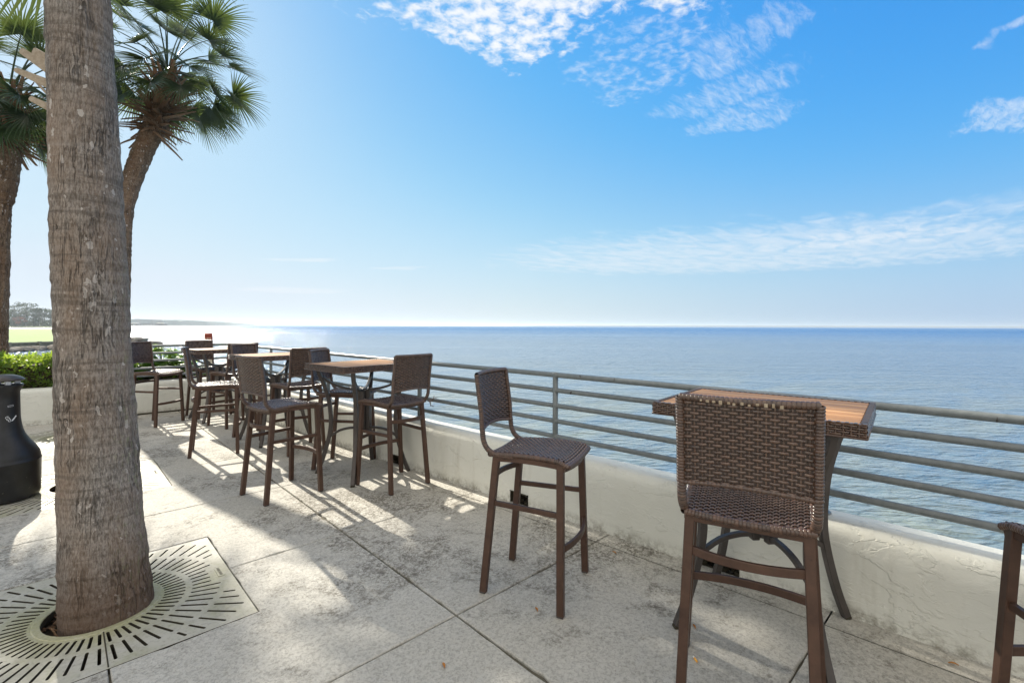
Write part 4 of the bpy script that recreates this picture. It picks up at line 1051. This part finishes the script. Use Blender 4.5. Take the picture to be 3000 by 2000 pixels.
def fatsia(x, y, h, n_, seed, label):
    rnd = random.Random(seed); root = empty('broad_leaved_plant', (x, y, .45), 0, label, 'plant', 'broad-leaved plants behind the far railing')
    ms = MB(); ml = MB()
    for k in range(n_):
        a = rnd.uniform(0, 2*pi); el = rnd.uniform(.25, 1.4); L = h*rnd.uniform(.45, 1.0)
        d = Vector((cos(a)*cos(el)*.75, sin(a)*cos(el)*.75, sin(el))); tip = d*L
        ms.tube([(0, 0, .0), d*L*.5+Vector((0, 0, .02)), tip], [.008, .006, .004], 5)
        up = (Vector((0, 0, 1))+rv(rnd)*.5).normalized(); out = (Vector((cos(a), sin(a), -.15))+rv(rnd)*.3).normalized(); s = out.cross(up).normalized()
        nl = 8; Rl = rnd.uniform(.10, .16)
        for j in range(nl):
            th = lerp(-2.0, 2.0, j/(nl-1)); dd = (out*cos(th)+s*sin(th)-Vector((0, 0, .12))).normalized(); leaf(ml, tip, dd, up, Rl*(1-.18*abs(th)/2), Rl*.17)
    ms.build('stem', M['fatsia'], root); ml.build('leaves', M['fatsia'], root)
for x, y, h, n_, sd_, lb in ((.98, 10.05, .50, 70, 1, 'leafy plant behind the leftmost cluster stool, largely hidden by its back'),
    (1.32, 10.15, .62, 90, 2, 'tallest leafy plant seen through the far rails, right of the leftmost stool'),
    (1.62, 10.0, .40, 70, 3, 'lower leafy plant reaching right through the far rails toward the sign'),
    (.62, 10.1, .5, 60, 4, 'leafy plant directly behind the big palm trunk'),
    (1.9, 9.95, .24, 50, 5, 'low sprawling plant at the wall corner below the sign')): fatsia(x, y, h, n_, sd_, lb)
# ---------------------------------------------------------------- litter on the floor
bt_ = empty('cigarette_butt', (1.945, .90, .004), radians(-38), 'orange cigarette butt on the pale floor left of the close-up stool legs', 'cigarette butt')
mb = MB(); mb.tube([(0, -.016, 0), (0, .006, 0)], .0042, 10); mb.build('filter', M['butt'], bt_)
mb = MB(); mb.tube([(0, .006, 0), (0, .016, 0)], .0040, 10); mb.build('paper_end', M['paper'], bt_)
lf = [((2.49, 1.67), 'curled orange leaf on the floor right of the lone stool'), ((1.71, 1.60), 'tiny brown leaf beneath the lone middle stool'), ((2.70, .14), 'small orange leaf by the wall foot near the right edge'),
      ((2.72, -.01), 'last orange leaf against the wall at the right edge'), ((1.15, 1.60), 'pale tan leaf on the floor near the bottom middle'), ((2.15, 1.0), 'brown crumb of leaf under the right-hand table')]
for k, ((x, y), lb) in enumerate(lf):
    rnd = random.Random(k+40); mb = MB(); a = rnd.uniform(0, 3)
    d = Vector((cos(a), sin(a), .1)); s = Vector((-sin(a), cos(a), 0)); L = .017
    vs = []
    for i in range(6):
        q = i/5; w = .006*sin(pi*min(max(q, .05), .95)); c = d*(L*(2*q-1))
        for e in (-1, 0, 1): vs.append((c.x+s.x*w*e, c.y+s.y*w*e, .003+.004*abs(e)+.004*sin(3*q)))
    mb.add(vs, [(i*3+j, i*3+j+1, i*3+j+4, i*3+j+3) for i in range(5) for j in range(2)])
    tag(mb.build('fallen_leaf', M['dryleaf'], None, (x, y, 0)), lb, 'leaf', 'dry leaves scattered on the patio')
# ---------------------------------------------------------------- shoreline on the left
def WP(X, Y, z): return Vector((*w2(X, Y), z))
LZ = -.42
mb = MB(); poly = [(-49.9, 20), (-49.9, 61.5), (-62, 70), (-106, 115), (-170, 181), (-420, 181), (-420, 20)]
n = len(poly); mb.add([WP(x, y, LZ) for x, y in poly]+[WP(x, y, -1.6) for x, y in poly], [tuple(range(n))]+[(i, n+i, n+(i+1) % n, (i+1) % n) for i in range(n)])
tag(mb.build('lawn', M['lawn']), kind='structure')
sw = empty('seawall', WP(-49.7, 45, -1.2), 0, 'weathered timber seawall with posts holding up the green lawn across the inlet', 'seawall')
for k in range(14):
    y = 22.4+3*k; mb = MB(); R = Matrix.Rotation(YAW, 3, 'Z'); mb.box(WP(-49.72, y+1.42, -.92), (.12, 2.80, .92), R); mb.box(WP(-49.62, y+1.42, -.50), (.24, 2.84, .14), R); world_part(mb, 'panel', M['timber'], sw)
    mb = MB(); mb.box(WP(-49.55, y, -.90), (.26, .26, 1.05), R); world_part(mb, 'post', M['timber'], sw)
def rocks(spots, seed, name):
    rnd = random.Random(seed); mb = MB()
    for c, r_ in spots:
        n_ = 8; vs = []; ph = rnd.random()*9
        for i in range(5):
            th = pi*(i+.5)/5
            for k in range(n_):
                a = 2*pi*k/n_; q = r_*(1+.35*noise.noise((cos(a)*1.3+ph, sin(a)*1.3, i*.8+ph))); vs.append(c+Vector((q*1.5*sin(th)*cos(a+ph), q*sin(th)*sin(a+ph), q*.62*cos(th))))
        fs = [(i*n_+k, i*n_+(k+1) % n_, (i+1)*n_+(k+1) % n_, (i+1)*n_+k) for i in range(4) for k in range(n_)]+[tuple(range(n_-1, -1, -1)), tuple(range(4*n_, 5*n_))]
        mb.add(vs, fs)
    tag(mb.build(name, M['rock']), kind='stuff')
rnd = random.Random(3)
rocks([(WP(-49.1+rnd.uniform(0, 1.5), rnd.uniform(24, 64), -1.25+rnd.uniform(0, .28)), rnd.uniform(.25, .55)) for k in range(190)], 8, 'riprap')
rocks([(WP(-50.3+rnd.uniform(-2.0, 1.4), rnd.uniform(60, 62.3), -1.2+rnd.uniform(0, .75)), rnd.uniform(.25, .45)) for k in range(60)], 9, 'riprap_point')
# far bank, ~400 m away
mb = MB(); bk = [(-470, 405), (-430, 398), (-385, 396), (-380, 410), (-390, 440), (-560, 640), (-900, 640), (-900, 380)]
n = len(bk); mb.add([WP(x, y, -.35) for x, y in bk]+[WP(x, y, -1.6) for x, y in bk], [tuple(range(n))]+[(i, n+i, n+(i+1) % n, (i+1) % n) for i in range(n)])
tag(mb.build('far_bank', M['greenfar']), kind='structure')
def far_tree(u, vt, Y, spread, seed, label, flat_=True, m='pine', cat='pine tree'):
    """u,vt: photo survey of the crown top; base at the bank"""
    rnd = random.Random(seed); b_ = WP((u-1500)/F*Y, Y, -.4); hgt = P(u, vt, Y).z+.4
    root = empty('pine_tree' if cat == 'pine tree' else 'shrub_tree', b_, 0, label, cat, 'trees on the far bank')
    mb = MB(); lean = rnd.uniform(-.6, .6); tp = Vector((lean, 0, hgt*.9)); mb.tube([(0, 0, 0), (lean*.3, .1, hgt*.45), tp], [.34, .26, .12], 7)
    for k in range(6):
        a = rnd.uniform(0, 6.28); z = hgt*rnd.uniform(.5, .85); mb.tube([(lean*z/hgt, 0, z), (lean*z/hgt+cos(a)*spread*.5, sin(a)*spread*.5, z+spread*.25)], [.12, .04], 5)
    mb.build('trunk', M['hull'], root)
    mb = MB(); ncl = 17
    for k in range(ncl):
        a = rnd.uniform(0, 6.28); q = sqrt(rnd.random()); zf = rnd.uniform(.50, .97) if flat_ else rnd.uniform(.12, .93)
        c = Vector((lean*zf+cos(a)*q*spread*(1.15-zf*.45), sin(a)*q*spread, hgt*zf)); sz = spread*rnd.uniform(.28, .46)
        for j in range(46):
            v = rv(rnd)*rnd.uniform(.5, 1); p = c+Vector((v.x*sz, v.y*sz, v.z*sz*.55)); d = rv(rnd); e = rv(rnd); s_ = sz*rnd.uniform(.16, .30)
            mb.add([p+d*s_, p+e*s_, p-d*s_*.8], [(0, 1, 2)])
    mb.build('crown', M[m], root)
ft = [(22, 895, 405, 6.5, 'tall far pine at the left end of the wooded bank, beside the edge palm'), (43, 890, 402, 5.5, 'far pine with an airy forked top left of the highest crown'), (60, 886, 404, 6, 'far pine with the highest rounded crown on the bank'),
      (80, 888, 402, 6.5, 'far pine with a broad umbrella crown right of the highest one'), (98, 900, 404, 5.5, 'mid-height far pine just right of the umbrella crown'), (114, 902, 408, 6, 'far pine starting the flat-topped row'),
      (131, 904, 410, 6, 'far pine in the middle of the flat-topped row'), (149, 906, 412, 6.5, 'far pine at the right end of the flat-topped row, next to the big trunk'), (33, 912, 396, 6, 'lower dark far tree in front of the left pines')]
for k, (u, vt, Y, sp, lb) in enumerate(ft): far_tree(u, vt, Y, sp, 60+k, lb)
ft2 = [(50, 918, 398, 7, 'dense rounded far tree below the highest crown'), (75, 916, 398, 7, 'dense far tree beneath the umbrella crown'), (100, 917, 400, 7, 'dense far tree behind the pale green strip'), (124, 920, 406, 7, 'dense far tree under the flat-topped row'), (146, 921, 408, 7, 'dense far tree beside the big trunk')]
for k, (u, vt, Y, sp, lb) in enumerate(ft2): far_tree(u, vt, Y, sp, 90+k, lb, False, 'pine', 'tree')
far_tree(53, 925, 392, 5, 77, 'rusty brown far tree in the dark wood', False, 'farrust', 'tree')
far_tree(11, 914, 300, 4, 78, 'small far palm-like tree right against the edge palm trunk', True, 'pine', 'tree')
rnd = random.Random(6); mb = MB()      # undergrowth at the foot of the wood
for k in range(2600):
    u = rnd.uniform(-60, 160); Y = rnd.uniform(393, 440); c = WP((u-1500)/F*Y, Y, rnd.uniform(-.4, 4.8+2*noise.noise((u*.1, 0, 0)))); d = rv(rnd); e = rv(rnd); s_ = rnd.uniform(.5, 1.3)
    if 104 < u and Y < 400: continue
    mb.add([c+d*s_, c+e*s_, c-d*s_], [(0, 1, 2)])
tag(mb.build('undergrowth', M['pine']), kind='stuff')
def shore(pts, Y0_, z, seed, name, deep=120, m='farwood'):
    """ragged wooded shoreline: pts (u, v_top); real width, stands at depth Y0_ (per point)"""
    mb = MB(); vs = []; N = 260
    for i in range(N+1):
        u = lerp(pts[0][0], pts[-1][0], i/N); Y = interp([(p[0], p[2]) for p in pts], u); vt = interp([(p[0], p[1]) for p in pts], u)
        top = P(u, vt, Y).z; top += (top+1)*(.16*noise.noise((i*.21, seed, 0))+.10*noise.noise((i*.9, seed, 5))); top = max(top, -.9)
        for dy, zz_ in ((0, -1.3), (0, lerp(-1.2, top, .7)), (deep*.15, top), (deep, top*.9), (deep*1.2, -1.3)):
            vs.append(WP((u-1500)/F*Y, Y+dy, zz_))
    mb.add(vs, [(i*5+k, (i+1)*5+k, (i+1)*5+k+1, i*5+k+1) for i in range(N) for k in range(4)])
    tag(mb.build(name, M[m]), kind='stuff')
shore([(150, 936, 1300), (384, 936, 1350), (440, 937, 1450), (470, 938, 1550), (540, 939, 1700), (570, 942, 1900), (610, 942, 2100), (640, 945, 2400), (670, 946, 2800), (720, 950.2, 3300)], 0, 0, 2.2, 'far_shore_wood')
shore([(1500, 955.0, 5200), (1700, 953.4, 5200), (2100, 953.8, 5300), (2500, 954.4, 5400), (3100, 956.0, 5500), (3500, 957.6, 5500)], 0, 0, 8.8, 'horizon_shore', 300)
def dock(u0, u1, v0, v1, Y, roof, label):
    a, b_ = P(u0, v0, Y), P(u1, v0, Y); c = (a+b_)/2; w = (b_-a).length; root = empty('boat_dock', (c.x, c.y, SEAZ), 0, label, 'dock', 'docks in the glittering bay')
    R = Matrix.Rotation(YAW, 3, 'Z'); zt = P(u0, v0, Y).z; zb = P(u0, v1, Y).z
    mb = MB(); mb.box((0, 0, zt-SEAZ), (w, 7, .35), R); mb.box((0, 0, zt-SEAZ+.5), (w*.8, 4, .8), R); mb.build('roof', M['roof'], root) if roof else None
    mb = MB(); mb.box((0, 0, (zb-SEAZ)+.3), (w*1.05, 6, .5), R)
    for k in range(9): mb.box(R @ Vector((w*(-.5+k/8), 2.5*(-1)**k, (zt-SEAZ)/2)), (.45, .45, max(zt-SEAZ, .6)), R)
    mb.build('deck', M['hull'], root)
dock(360, 408, 947.5, 952.5, 640, True, 'long low dock roof in the bright bay nearest the big trunk'); dock(462, 485, 947.6, 952.5, 640, True, 'small roofed boat dock at the right end of the pier in the bay')
a, b_ = P(404, 949, 640), P(464, 949, 640); mb = MB(); R = Matrix.Rotation(YAW, 3, 'Z'); c = (a+b_)/2; mb.box(c, ((b_-a).length, 1.5, .5), R)
for k in range(8): q = a.lerp(b_, k/7); mb.box((q.x, q.y, (q.z+SEAZ)/2), (.3, .3, q.z-SEAZ), R)
tag(mb.build('pier', M['hull']), 'thin walkway pier joining the two docks in the bright bay', 'pier')

# ---------------------------------------------------------------- the air
hm = bpy.data.materials.new('haze_air'); hm.use_nodes = True; nt = hm.node_tree; nt.nodes.clear()
ou = nt.nodes.new('ShaderNodeOutputMaterial'); pv = nt.nodes.new('ShaderNodeVolumePrincipled'); nt.links.new(pv.outputs[0], ou.inputs['Volume'])
pv.inputs['Color'].default_value = (.80, .90, 1, 1); pv.inputs['Density'].default_value = .0002; pv.inputs['Anisotropy'].default_value = .3
mb = MB(); mb.box((0, 0, 10.5), (50000, 50000, 29)); tag(mb.build('haze', hm), kind='stuff')
